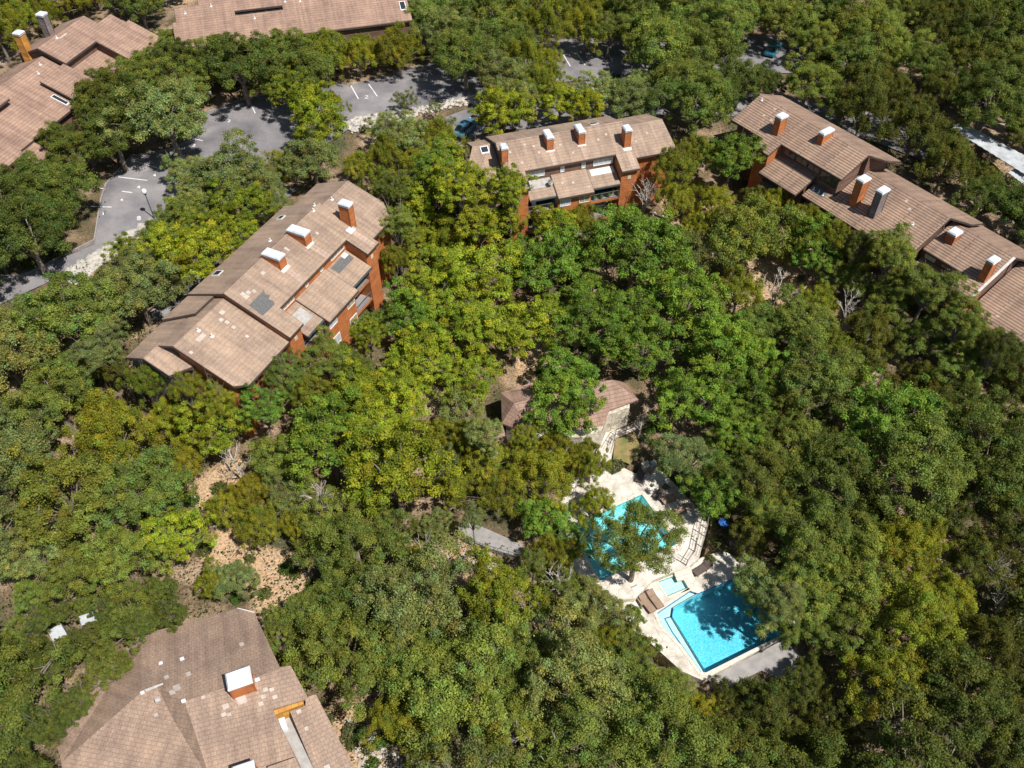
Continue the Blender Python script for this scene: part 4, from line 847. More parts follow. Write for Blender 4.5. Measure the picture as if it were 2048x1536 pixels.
for x, y, lb in ((1555, 850, 'left one of two grey metal cabinets at the top of the pool deck'), (1605, 845, 'right one of two grey metal cabinets at the top of the pool deck')):
    p = P(*z8(x, y), ZU); r = empty('cabinet', p, .5); tag(r, lb, 'cabinet', 'grey cabinets by the upper pool')
    b = MB(); b.box(-.35, .35, -.3, .3, 0, 1.35); b.build('case', M['railm'], r); b = MB(); b.box(-.4, .4, -.35, .35, 1.352, 1.42); b.build('lid', M['flat'], r)
    b = MB(); b.box(-.3, .3, -.325, -.302, .1, 1.25); o = b.build('door', M['railm'], r); b = MB(); b.box(.2, .24, -.36, -.326, .6, .8); b.build('handle', M['white'], o)
p = P(1443, 1060, -9.8); r = empty('parasol', p); tag(r, 'small blue parasol standing among the bushes right of the pool deck', 'parasol')
b = MB(); b.tube((0, 0, 0), (0, 0, 1.75), .025); b.build('pole', M['railm'], r); b = MB()
for k in range(8):
    a0, a1 = k * math.pi / 4, (k + 1) * math.pi / 4; q = [(0, 0, 1.75), (.55 * math.cos(a0), .55 * math.sin(a0), 1.38), (.5 * math.cos((a0 + a1) / 2), .5 * math.sin((a0 + a1) / 2), 1.42), (.55 * math.cos(a1), .55 * math.sin(a1), 1.38)]
    b.loft(q, [(x, y, z - .02) for x, y, z in q])
b.build('canopy', M['blue'], r)
def lamp(x, y, label, h=4.2):
    p = PT(x, y); r = empty('lamp_post', p); tag(r, label, 'lamp post', 'lamp posts')
    b = MB(); b.tube((0, 0, 0), (0, 0, h - .5), .075, .05, 8); b.tube((0, 0, 0), (0, 0, .35), .16, .12, 8); b.build('post', M['trim'], r)
    bm = bmesh.new(); bmesh.ops.create_uvsphere(bm, u_segments=16, v_segments=10, radius=.3)
    for v in bm.verts: v.co.z = v.co.z * 1.2 + h - .2
    me = bpy.data.meshes.new('globe'); bm.to_mesh(me); bm.free(); me.materials.append(M['white']); [setattr(f, 'use_smooth', True) for f in me.polygons]
    o = bpy.data.objects.new('globe', me); COL.objects.link(o); o.parent = r
    b = MB(); b.tube((0, 0, h - .62), (0, 0, h - .46), .16, .2, 8); b.build('collar', M['trim'], r)
lamp(309, 438, 'dark post with a white globe at the edge of the lower left car park'); lamp(1421, 138, 'white globe lamp half hidden in trees beside the upper right car park')

# ------------------------------------------------------------------ cars
def carpaint(c): 
    m, n, l, b = mat('car_paint'); b.inputs['Base Color'].default_value = (*c, 1); b.inputs['Roughness'].default_value = .3; b.inputs['Metallic'].default_value = .2; b.inputs['Coat Weight'].default_value = .6; return m
CARSRC = None
def car(x, y, ang, col, label):
    p = PT(x, y, .12); r = empty('parked_car', p, R(ang)); tag(r, label, 'car', 'parked cars'); pm = carpaint(col)
    sec = [(-2.2, .72, .35, .62), (-2.1, .84, .28, .8), (-1.2, .88, .25, .88), (.9, .88, .25, .92), (1.8, .86, .27, .84), (2.2, .74, .35, .62)]
    b = MB()
    for (a, w0, z0, z1), (c, w1, z2, z3) in zip(sec[:-1], sec[1:]):
        b.loft([(a, -w0, z0), (a, w0, z0), (a, w0 * .97, z1 - .12), (a, w0 * .88, z1), (a, -w0 * .88, z1), (a, -w0 * .97, z1 - .12)], [(c, -w1, z2), (c, w1, z2), (c, w1 * .97, z3 - .12), (c, w1 * .88, z3), (c, -w1 * .88, z3), (c, -w1 * .97, z3 - .12)])
    me = b.mesh('body', pm); bm = bmesh.new(); bm.from_mesh(me); bmesh.ops.remove_doubles(bm, verts=bm.verts, dist=.001); bm.to_mesh(me); bm.free(); o = bpy.data.objects.new('body', me); COL.objects.link(o); o.parent = r
    g = MB(); g.loft([(-1.75, -.74, .87), (1.05, -.74, .9), (1.05, .74, .9), (-1.75, .74, .87)], [(-1.1, -.6, 1.4), (.35, -.6, 1.42), (.35, .6, 1.42), (-1.1, .6, 1.4)]); g.build('windows', M['glass'], r)
    t = MB(); t.loft([(-1.15, -.62, 1.403), (.4, -.62, 1.423), (.4, .62, 1.423), (-1.15, .62, 1.403)], [(-1.05, -.56, 1.46), (.3, -.56, 1.475), (.3, .56, 1.475), (-1.05, .56, 1.46)]); t.build('roof', pm, r)
    for wx in (-1.35, 1.35):
        for s in (-1, 1):
            w_ = MB(); w_.tube((wx, s * .68, .32), (wx, s * .9, .32), .32, n=14); wo = w_.build('wheel', M['tyre'], r); h_ = MB(); h_.tube((wx, s * .88, .32), (wx, s * .915, .32), .18, n=10); h_.build('rim', M['white'], wo)
    for s in (-1, 1):
        l_ = MB(); l_.box(2.1, 2.2, s * .6 - .14, s * .6 + .14, .58, .7); l_.build('headlight', M['white'], r)
car(932, 262, 60, (.1, .25, .36), 'blue-green car under the tree behind the left end of the middle block')
car(1303, 226, 75, (.62, .64, .68), 'pale car under trees behind the right end of the middle block')
car(462, 592, 60, (.5, .58, .68), 'pale blue car half hidden by trees behind the left block')
car(398, 205, 70, (.55, .57, .6), 'silver car almost hidden under the oaks left of the middle car park')
car(1006, 146, 65, (.6, .6, .62), 'white car in the upper middle car park between oaks')
car(1545, 104, 60, (.03, .2, .28), 'dark teal car in the upper right car park')

# ------------------------------------------------------------------ white metal canopies
def canopy(pts, z, label, ht):
    q = [P(x, y, z) for x, y in pts]; r = empty('carport', (q[0].x, q[0].y, z - ht)); tag(r, label, 'carport', 'white metal canopies'); o0 = Vector((q[0].x, q[0].y, z - ht))
    b = MB(); n = 26
    for k in range(n):                          # corrugated sheet: raised and lowered ribs
        a0, a1 = q[0].lerp(q[1], k / n), q[0].lerp(q[1], (k + 1) / n); c0, c1 = q[3].lerp(q[2], k / n), q[3].lerp(q[2], (k + 1) / n); dz = Vector((0, 0, .04 * (k % 2)))
        b.loft([p - o0 + dz for p in (a0, a1, c1, c0)], [p - o0 + dz - Vector((0, 0, .08)) for p in (a0, a1, c1, c0)])
    b.build('roof', M['tin'], r)
    for p in q: t = MB(); d = p - o0; t.tube((d.x, d.y, 0), (d.x, d.y, ht - .08), .06); t.build('post', M['railm'], r)
canopy([(1898, 254), (2052, 350), (2085, 330), (1925, 245)], 1.4, 'long white carport roof at the right edge, upper section', 2.6)
canopy([(2016, 345), (2100, 410), (2140, 385), (2050, 325)], .9, 'white carport roof at the right edge, lower section', 2.6)
canopy([(95, 1263), (121, 1247), (141, 1280), (114, 1296)], -3.6, 'white corrugated roof glimpsed between dark oaks at the lower left', 2.4)
canopy([(157, 1233), (188, 1223), (194, 1240), (163, 1251)], -3.6, 'smaller pale roof scrap glimpsed just right of the other at the lower left', 2.4)

def balcony_thing(B, name, u, v, z, label, cat, group, mk):
    x, y = B.W(u, v); r = empty(name, (x, y, z), B.ang); tag(r, label, cat, group); mk(r)
def mk_plant(r):
    b = MB(); b.tube((0, 0, .02), (0, 0, .32), .13, .19, 10); b.build('pot', M['patchl'], r); g = np.random.default_rng(5); d = g.normal(size=(160, 3)); d[:, 2] = abs(d[:, 2]); d /= np.linalg.norm(d, axis=1, keepdims=True)
    o = bpy.data.objects.new('foliage', leaf_mesh('plant_foliage', d * g.random((160, 1)) ** .4 * .34 + np.array([0, 0, .42]), d, np.full(160, .07), np.full((160, 3), 1.0))); COL.objects.link(o); o.parent = r; o.color = (.1, .2, .03, 1)
def mk_chair(col):
    def f(r):
        b = MB(); b.box(-.26, .26, -.25, .25, .4, .46); b.build('seat', M[col], r); b = MB(); b.loft([(-.26, .2, .47), (.26, .2, .47), (.26, .26, .47), (-.26, .26, .47)], [(-.26, .3, .95), (.26, .3, .95), (.26, .36, .95), (-.26, .36, .95)]); b.build('backrest', M[col], r)
        for x in (-.22, .22):
            for y in (-.2, .2): b = MB(); b.tube((x, y, .02), (x, y, .4), .025); b.build('leg', M[col], r)
    return f
zb1, zb2 = lo1(0, 7.4) - 2.15, lo2(0, 6.25) - 2.15
BT_ = []

# ------------------------------------------------------------------ vegetation
def leaf_mesh(name, cen, nor, size, tone, asp=.62):
    """one four-cornered leaf spray per point, with its own tone"""
    n = len(cen); rg = np.random.default_rng(len(name) + n)
    up = rg.normal(size=(n, 3)); t1 = np.cross(nor, up); t1 /= np.linalg.norm(t1, axis=1, keepdims=True) + 1e-9; t2 = np.cross(nor, t1)
    s = size[:, None]; b = nor * s * .22
    V = np.stack([cen + t1 * s, cen + t2 * s * asp + b, cen - t1 * s, cen - t2 * s * asp + b], 1).reshape(-1, 3)
    me = bpy.data.meshes.new(name); me.vertices.add(4 * n); me.vertices.foreach_set('co', V.ravel().astype(np.float32))
    me.loops.add(4 * n); me.loops.foreach_set('vertex_index', np.arange(4 * n, dtype=np.int32)); me.polygons.add(n)
    me.polygons.foreach_set('loop_start', np.arange(0, 4 * n, 4, dtype=np.int32)); me.polygons.foreach_set('loop_total', np.full(n, 4, np.int32))
    a = me.attributes.new('tone', 'FLOAT_COLOR', 'FACE'); c = np.ones((n, 4), np.float32); c[:, :3] = tone; a.data.foreach_set('color', c.ravel())
    me.update(); me.materials.append(M['leaf']); return me
def crown(name, seed, nc, nl, rxy, rz, crad, lsz, kind, open_=.0):
    """clumps spread through an uneven dome; leaves on the outside of each clump. Nominal radius rxy, centred at z=0"""
    g = np.random.default_rng(seed); C = []; lob = g.uniform(0, 6.28, 4); la = g.uniform(.08, .26, 4)
    while len(C) < nc:
        d = g.normal(size=3); d /= np.linalg.norm(d)
        if d[2] < -.45: continue
        if d[2] < 0 and g.random() < .35: continue
        az = math.atan2(d[1], d[0]); k = 1 + sum(la[i] * math.cos((i + 2) * az + lob[i]) for i in range(4))
        rad = k * (1.04 - .5 * g.random() ** 1.7)
        if kind == 'cone': rad *= 1 - .25 * max(0, d[2]) ** 2
        p = np.array([d[0] * rxy * rad, d[1] * rxy * rad, d[2] * rz * rad])
        if kind == 'cone': hh = max(0, p[2]) / rz; p[:2] *= 1 - .45 * hh
        if open_ and math.sin(p[0] * 1.9 + seed) * math.sin(p[1] * 2.1 + 2 * seed) > 1 - open_: continue
        C.append(p)
    cen = []; nor = []; tone = []; size = []
    for p in C:
        r = crad * g.uniform(.6, 1.3); n = int(nl * g.uniform(.7, 1.2)); d = g.normal(size=(n, 3)); d[:, 2] = d[:, 2] + .35; out = p / (np.linalg.norm(p) + 1e-6)
        d += out * .55; d /= np.linalg.norm(d, axis=1, keepdims=True)
        fl = .55 if kind == 'flat' else (1.25 if kind == 'cone' else .72)
        q = p + d * r * np.array([1, 1, fl]) * (g.random((n, 1)) ** .5) * np.where(g.random((n, 1)) < .12, 1.5, 1)
        nn = d * .8 + g.normal(size=(n, 3)) * .62 + np.array([0, 0, .35]); nn /= np.linalg.norm(nn, axis=1, keepdims=True)
        t = g.uniform(.66, 1.35) * g.uniform(.75, 1.25, (n, 1)); hue = g.normal(0, .1) + g.normal(0, .05, (n, 1))
        tone.append(np.concatenate([t * (1 + hue), t, t * (1 - hue)], 1)); cen.append(q); nor.append(nn); size.append(lsz * g.uniform(.6, 1.35, n))
    return leaf_mesh(name, np.concatenate(cen), np.concatenate(nor), np.concatenate(size), np.concatenate(tone)), C
def branches(b, g, base, C, rbase, z0, maxn, lean=(0, 0), n0=7):
    """tapered trunk forking into limbs that end in the clumps"""
    fork = Vector((lean[0], lean[1], z0)); base = Vector(base); mid = base.lerp(fork, .5) + Vector((g.uniform(-.2, .2), g.uniform(-.2, .2), 0))
    b.tube(base, mid, rbase * 1.25, rbase, n0); b.tube(mid, fork, rbase, rbase * .8, n0)
    idx = list(range(len(C))); g.shuffle(idx)
    for i in idx[:maxn]:
        e = Vector(C[i]); m = fork.lerp(e, .5) + Vector((g.uniform(-.3, .3), g.uniform(-.3, .3), g.uniform(0, .5))); r = rbase * g.uniform(.28, .5)
        b.tube(fork, m, r, r * .6, 5); b.tube(m, e, r * .6, .015, 4)
        for _ in range(3):
            t = m.lerp(e, g.uniform(.2, .95)); b.tube(t, t + Vector((g.uniform(-.7, .7), g.uniform(-.7, .7), g.uniform(-.1, .7))), r * .25, .008, 3)
NOM = 3.6
KINDS = {   # name: clumps, leaves, rz, clump radius, leaf size, style, opening, centre height, variants
    'oak': (200, 250, 2.3, .47, .06, 'round', .1, 4.6, 5), 'cedar': (175, 250, 3.0, .41, .055, 'cone', .0, 4.2, 4),
    'elm': (190, 175, 3.0, .46, .075, 'flat', .12, 5.2, 4), 'thin': (80, 190, 2.3, .52, .065, 'round', .3, 4.6, 3)}
PROTO = {}
for kn, (nc, nl, rz, cr, ls, st, op, hc, nv) in KINDS.items():
    for k in range(nv):
        me, C = crown(kn + '_crown', 11 * k + len(kn) * 7 + nc, nc, nl, NOM * .82, rz * .85, cr, ls, st, op)
        g = random.Random(k * 5 + nc); b = MB(); branches(b, g, (0, 0, -hc - 1.2), C, .17 if kn != 'oak' else .24, -hc * .45, 26 if kn == 'thin' else 18)
        PROTO[kn, k] = (me, b.mesh(kn + '_trunk', M['bark']), hc)
def bare(seed, h=5.5, spread=2.6, n=9):
    g = random.Random(seed); b = MB()
    def grow(p, d, r, l, lv):
        e = p + d * l; b.tube(p, e, r, r * .62, 6 if lv < 2 else 4)
        if lv >= 4: return
        for _ in range(3 if lv else n // 2):
            nd = (d + Vector((g.uniform(-.9, .9), g.uniform(-.9, .9), g.uniform(-.15, .5)))).normalized(); grow(e, nd, r * .6, l * g.uniform(.5, .8), lv + 1)
    grow(Vector((0, 0, -1)), Vector((g.uniform(-.1, .1), g.uniform(-.1, .1), 1)), .15, h * .42, 0)
    return b.mesh('bare_branches', M['deadwood'])
BARE = [bare(s) for s in range(4)]
def shrubm(seed):
    g = np.random.default_rng(seed); n = 1400; d = g.normal(size=(n, 3)); d[:, 2] = abs(d[:, 2]); d /= np.linalg.norm(d, axis=1, keepdims=True); r = g.random((n, 1)) ** .4
    q = d * r * np.array([1, .85, .8]) + .12 * np.sin(d * 7 + seed); nn = d + g.normal(size=(n, 3)) * .5; nn /= np.linalg.norm(nn, axis=1, keepdims=True); t = g.uniform(.6, 1.3, (n, 1))
    return leaf_mesh('shrub_leaves', q, nn, .085 * g.uniform(.7, 1.3, n), np.repeat(t, 3, 1))
SHRUB = [shrubm(s) for s in range(3)]

# kind letter: (proto, leaf colour, words, object name)
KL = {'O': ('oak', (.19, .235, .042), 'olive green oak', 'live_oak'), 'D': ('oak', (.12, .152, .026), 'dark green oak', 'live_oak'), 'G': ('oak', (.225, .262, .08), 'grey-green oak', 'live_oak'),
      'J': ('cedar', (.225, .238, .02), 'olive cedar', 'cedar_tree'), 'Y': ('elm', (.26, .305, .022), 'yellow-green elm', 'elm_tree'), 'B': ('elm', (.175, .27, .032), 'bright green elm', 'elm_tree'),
      'K': ('cedar', (.115, .128, .018), 'dark olive cedar', 'cedar_tree'), 'T': ('thin', (.18, .22, .06), 'thin-leaved oak', 'live_oak')}  # D and K also put right-side and corner vignette into leaf colour
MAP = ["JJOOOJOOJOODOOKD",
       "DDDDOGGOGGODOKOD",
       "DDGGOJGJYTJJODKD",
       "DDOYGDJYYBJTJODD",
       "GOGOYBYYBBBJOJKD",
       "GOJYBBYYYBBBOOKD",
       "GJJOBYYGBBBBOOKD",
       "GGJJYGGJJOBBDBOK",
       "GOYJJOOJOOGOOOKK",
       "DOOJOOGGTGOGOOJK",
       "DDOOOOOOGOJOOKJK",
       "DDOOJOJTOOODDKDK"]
PROT = [  # outlines, in the photograph, of roofs, pavement and clearings that stay open to the sky
    [(330, 625), (352, 590), (430, 565), (520, 455), (560, 420), (640, 372), (700, 365), (768, 425), (748, 480), (765, 600), (725, 640), (705, 665), (620, 705), (575, 690), (520, 770), (465, 775), (350, 735), (250, 712), (310, 650)],
    [(950, 290), (1270, 240), (1335, 250), (1322, 300), (1290, 350), (1265, 430), (1060, 440), (1060, 380), (1000, 330)],
    [(1475, 240), (1510, 190), (1775, 325), (1945, 450), (2060, 520), (2060, 700), (1960, 610), (1850, 520), (1755, 475), (1590, 400), (1520, 385), (1515, 310)],
    [(-20, 130), (75, 90), (165, 28), (220, 25), (312, 72), (240, 110), (160, 150), (150, 240), (80, 250), (85, 310), (30, 335), (-20, 335)],
    [(345, 10), (395, -5), (830, -5), (800, 40), (690, 52), (560, 42), (380, 80), (350, 60)],
    [(120, 1510), (195, 1405), (290, 1290), (475, 1212), (512, 1225), (560, 1330), (615, 1385), (700, 1520), (700, 1560), (120, 1560)],
    [(1000, 785), (1040, 765), (1085, 768), (1050, 850), (1020, 830)], [(1180, 790), (1235, 762), (1280, 800), (1285, 865), (1230, 920), (1195, 890), (1165, 865)],
    [(1240, 1000), (1275, 985), (1310, 1000), (1410, 1040), (1405, 1100), (1460, 1115), (1462, 1160), (1470, 1230), (1555, 1280), (1480, 1330), (1415, 1350), (1340, 1260), (1305, 1240), (1340, 1150), (1340, 1080)],
    [(1150, 1080), (1185, 1080), (1240, 1130), (1215, 1155), (1190, 1150)], [(1215, 870), (1290, 865), (1290, 925), (1235, 935)], [(1262, 945), (1330, 945), (1335, 1000), (1280, 985)],
    [(192, 390), (245, 318), (340, 308), (372, 320), (330, 350), (300, 430), (285, 455), (230, 480), (200, 500)], [(388, 240), (500, 203), (560, 215), (575, 245), (545, 305), (430, 300), (388, 275)],
    [(-20, 565), (60, 548), (195, 478), (230, 465), (185, 530), (100, 560), (-20, 610)], [(690, 170), (760, 165), (850, 155), (960, 165), (962, 205), (850, 222), (700, 262)],
    [(505, 1115), (590, 1130), (590, 1172), (540, 1190), (510, 1150)], [(425, 1110), (460, 1060), (480, 1080), (450, 1120)], [(370, 970), (440, 955), (450, 1010), (400, 1010)], [(905, 1050), (1000, 1078), (1045, 1105), (1000, 1118), (925, 1082)],
    [(860, 1090), (950, 1097), (960, 1135), (890, 1135)], [(690, 1440), (800, 1500), (825, 1560), (720, 1560)], [(1060, 700), (1100, 680), (1125, 712), (1080, 740)], [(1150, 660), (1205, 660), (1200, 695), (1150, 695)],
    [(130, 545), (190, 503), (190, 527), (150, 568)], [(1122, 102), (1268, 98), (1240, 150), (1145, 148)], [(1490, 92), (1605, 85), (1600, 122), (1530, 135)], [(1905, 252), (1935, 248), (2075, 325), (2075, 380), (1990, 332)],
    [(920, 228), (955, 215), (960, 250), (925, 262)], [(95, 1262), (122, 1248), (140, 1280), (112, 1298)], [(155, 1232), (190, 1222), (192, 1240), (160, 1252)], [(1270, 345), (1330, 345), (1330, 420), (1265, 430)],
    [(1420, 1350), (1540, 1290), (1600, 1340), (1560, 1360), (1500, 1330), (1430, 1370)], [(1340, 400), (1365, 395), (1370, 430), (1345, 435)], [(1560, 530), (1600, 545), (1590, 600), (1545, 600)], [(1690, 640), (1720, 640), (1720, 665), (1690, 665)]]
HAND = [  # crown centre and radius in the photograph, kind, variant of its own where it matters
    (1275, 1082, 80, 'O', 7.5), (1378, 920, 60, 'G'), (1124, 815, 70, 'B'), (1052, 872, 30, 'J', 5), (925, 835, 58, 'T'), (1110, 895, 46, 'J'), (1172, 908, 36, 'J'), (1035, 912, 42, 'J'), (880, 880, 50, 'J'), (1085, 960, 72, 'J'), (965, 925, 55, 'J'), (935, 872, 42, 'J', 5), (968, 868, 40, 'G', 7), (905, 905, 40, 'G'), (872, 1050, 34, 'G'), (1068, 1128, 30, 'O', 4), (1180, 935, 42, 'J'), (1090, 1040, 50, 'B'), (1190, 1015, 46, 'J'), (1140, 1090, 34, 'B'), (1185, 1215, 60, 'G'), (1262, 1300, 52, 'O'), (1335, 1375, 48, 'O'), (1130, 1180, 50, 'O'), (1265, 1235, 24, 'B'), (1215, 1290, 48, 'J'),
    (1522, 1178, 60, 'G'), (1622, 1085, 78, 'O'), (1500, 1075, 48, 'K'), (1530, 1410, 66, 'K'), (1590, 1250, 50, 'O'), (1562, 1205, 46, 'G', 7), (1620, 1345, 40, 'K'), (1445, 1405, 44, 'K'), (945, 1035, 24, 'G', 5), (455, 350, 72, 'G'), (395, 395, 55, 'G'), (520, 365, 50, 'G'), (375, 345, 42, 'G'), (540, 410, 42, 'G'),
    (605, 195, 50, 'Y'), (640, 250, 58, 'Y'), (625, 315, 58, 'G'), (560, 330, 34, 'J'), (1020, 372, 42, 'Y', 10), (925, 372, 58, 'Y', 10), (960, 440, 50, 'Y', 8), (875, 335, 50, 'B', 7), (885, 255, 26, 'T'), (1545, 410, 36, 'J'), (1608, 438, 38, 'J', 5), (1668, 470, 38, 'J', 5), (1720, 492, 36, 'K', 6), (1862, 575, 54, 'O', 7), (1925, 640, 50, 'O', 7), (1995, 700, 50, 'K', 7), (1508, 398, 32, 'K'), (1640, 520, 40, 'B'), (1700, 560, 40, 'O'), (1580, 500, 36, 'J'), (1780, 600, 50, 'O'), (1840, 680, 50, 'O'), (1920, 730, 50, 'O'), (985, 440, 55, 'Y'), (890, 330, 55, 'Y'), (860, 410, 58, 'Y'), (905, 480, 58, 'J'), (1352, 335, 52, 'J', 8), (1345, 400, 42, 'J', 6), (1395, 300, 36, 'J', 6),
    (1465, 315, 52, 'B', 7), (1785, 500, 50, 'O', 8), (1590, 352, 17, 'J'), (1500, 255, 0, 'O'), (1000, 225, 50, 'Y'), (1120, 205, 40, 'Y'), (1170, 215, 38, 'Y'), (415, 465, 48, 'Y'), (480, 470, 42, 'Y'), (330, 500, 45, 'Y'), (260, 505, 38, 'Y'),
    (810, 200, 26, 'T'), (770, 255, 34, 'T'), (870, 215, 16, 'T'), (795, 448, 42, 'O', 8), (790, 520, 34, 'J', 5), (800, 380, 38, 'O', 6), (1110, 455, 44, 'Y'), (1160, 440, 38, 'J'), (1250, 445, 40, 'B'), (650, 712, 48, 'O', 7), (735, 672, 34, 'Y', 5), (292, 762, 44, 'J', 6), (240, 732, 34, 'K', 5), (372, 776, 42, 'J', 7), (432, 800, 44, 'J', 7), (525, 812, 44, 'B', 7), (570, 745, 42, 'O', 7), (605, 775, 50, 'J', 6), (200, 700, 50, 'G', 6), (430, 860, 62, 'Y'), (340, 840, 52, 'J'), (700, 745, 52, 'O'), (800, 770, 60, 'Y'),
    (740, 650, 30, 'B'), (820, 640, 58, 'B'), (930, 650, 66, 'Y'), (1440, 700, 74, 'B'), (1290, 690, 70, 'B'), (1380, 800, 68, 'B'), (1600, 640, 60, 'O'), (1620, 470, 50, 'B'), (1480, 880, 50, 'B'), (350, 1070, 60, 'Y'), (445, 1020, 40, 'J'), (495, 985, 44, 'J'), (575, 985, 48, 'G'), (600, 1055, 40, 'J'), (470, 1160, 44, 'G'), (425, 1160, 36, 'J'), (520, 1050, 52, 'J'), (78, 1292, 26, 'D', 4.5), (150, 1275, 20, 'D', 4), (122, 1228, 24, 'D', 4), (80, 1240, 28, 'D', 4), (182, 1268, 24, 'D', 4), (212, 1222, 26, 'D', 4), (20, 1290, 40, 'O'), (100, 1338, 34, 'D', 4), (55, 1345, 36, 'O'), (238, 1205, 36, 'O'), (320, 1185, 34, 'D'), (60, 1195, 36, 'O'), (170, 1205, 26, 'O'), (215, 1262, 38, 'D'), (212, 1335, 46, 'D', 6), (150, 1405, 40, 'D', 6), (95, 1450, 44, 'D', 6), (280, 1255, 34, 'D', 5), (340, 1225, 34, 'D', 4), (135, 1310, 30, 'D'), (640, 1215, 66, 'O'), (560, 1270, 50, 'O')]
def sc_at(x, y, h): p = PT(x, y, h); return p, FPX / Q(p)[2]
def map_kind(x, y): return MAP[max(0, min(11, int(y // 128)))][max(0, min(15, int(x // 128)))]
TREES = []; GRIDT = []
def hits(x, y, r, f=.88):
    for pl in PROT:
        if inpoly(x, y, pl): return True
        for k in range(10):
            a = k * .6283
            if inpoly(x + r * f * math.cos(a), y + r * f * .92 * math.sin(a), pl): return True
    return False
def in_foot(X, Y):
    for f in FOOT:
        if abs(X - f[0][0]) < 45 and abs(Y - f[0][1]) < 45:
            if inpoly(X, Y, f) or rdist(X, Y, f) < .5: return True
    return False
def dead_ok(p): return True
for x, y, r, k, *hx in HAND:
    if r: 
        kn = KL[k][0]; p, s = sc_at(x, y, 4); R_ = r / s; h = KINDS[kn][7] * R_ / NOM
        h = hx[0] if hx else max(h, 2.2); p, s = sc_at(x, y, h); TREES.append((x, y, r / s, p, k, h))
rt = random.Random(21)
for R0, tries, spc in ((4.6, 1000, .74), (3.9, 3500, .7), (3.2, 6000, .69), (2.6, 7000, .7), (2.1, 7000, .74), (2.9, 5000, .54), (2.3, 4000, .54)):
    for _ in range(tries):
        x = rt.uniform(-40, 2088); y = rt.uniform(-30, 1580) if rt.random() < .7 else rt.uniform(-30, 500)
        if len(TREES) > (392 if spc > .6 else 475): break
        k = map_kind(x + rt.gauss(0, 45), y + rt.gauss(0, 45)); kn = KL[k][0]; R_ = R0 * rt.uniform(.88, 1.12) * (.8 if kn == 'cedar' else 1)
        h = max(2.5, KINDS[kn][7] * R_ / NOM * rt.uniform(.9, 1.15)); p, s = sc_at(x, y, h); r = R_ * s
        if hits(x, y, r): continue
        if in_foot(p.x, p.y): continue
        if any((p.x - t[3].x) ** 2 + (p.y - t[3].y) ** 2 < (spc * (R_ + t[2])) ** 2 for t in TREES): continue
        TREES.append((x, y, R_, p, k, h))
TREES = [t for t in TREES if -.9 * t[2] * 22 < t[0] < 2048 + 20 * t[2] and t[1] > -60]
# landmarks a reader can find, for the labels
LM = [('the globe lamp post', 285, 400), ('the big blue pool', 1440, 1240), ('the turquoise pool', 1250, 1070), ('the clubhouse roof', 1150, 810), ('the left block', 500, 590), ('the middle block', 1150, 320), ('the right block', 1750, 420),
      ('the top left roofs', 110, 180), ('the top edge roof', 580, 40), ('the bottom left roof', 380, 1390), ('the orange clearing', 540, 1150), ('the railed walkway', 970, 1090), ('the white carport', 1980, 300), ('the middle car park', 470, 260),
      ('the upper right car park', 1560, 110), ('the grass patch', 1255, 900), ('the buried white roof', 140, 1260), ('the blue parasol', 1443, 1053), ('the bare white tree', 1290, 385)]
CORN = [('the lower right corner', 2048, 1536), ('the bottom edge centre', 1050, 1536), ('the upper right corner', 2048, 0), ('the left edge middle', 0, 850), ('the right edge middle', 2048, 950)]
def side(dx, dy):
    a = math.degrees(math.atan2(-dy, dx)) % 360
    return ['right of', 'above right of', 'above', 'above left of', 'left of', 'below left of', 'below', 'below right of'][int(((a + 22.5) % 360) // 45)]
ORD = ['nearest', 'second nearest', 'third nearest', 'fourth nearest', 'fifth nearest', 'sixth nearest', 'seventh nearest', 'eighth nearest', 'ninth nearest', 'tenth nearest', 'eleventh nearest', 'twelfth nearest', 'thirteenth nearest', 'fourteenth nearest', 'fifteenth nearest', 'sixteenth nearest', 'seventeenth nearest', 'eighteenth nearest', 'nineteenth nearest', 'twentieth nearest', 'last']
def make_labels(items):
    """items: list of (x, y, words). each gets its rank among its own kind, on one side of a landmark"""
    g = {}
    for i, (x, y, wd) in enumerate(items):
        best = min(LM + CORN, key=lambda l: math.hypot(x - l[1], y - l[2])); sd = side(x - best[1], y - best[2]) if best in LM else 'towards'
        g.setdefault((best, sd, wd), []).append((math.hypot(x - best[1], y - best[2]), i))
    out = {}
    for (bl, sd, wd), l in g.items():
        l.sort()
        for k, (_, i) in enumerate(l):
            loc = ('%s %s' % (sd, bl[0])) if sd != 'towards' else ('counted from %s' % bl[0])
            out[i] = ('%s %s' % (wd, loc.replace('counted from', 'beside')) if len(l) == 1 else '%s, %s %s' % (wd, ORD[min(k, 20)], loc))
    return out
def size_word(R_): return 'broad ' if R_ > 4.1 else ('small ' if R_ < 2.7 else '')
labs = make_labels([(t[0], t[1], size_word(t[2]) + KL[t[4]][2]) for t in TREES])
GRP = {'live_oak': 'oaks in the woods', 'cedar_tree': 'cedars in the woods', 'elm_tree': 'elms in the woods'}
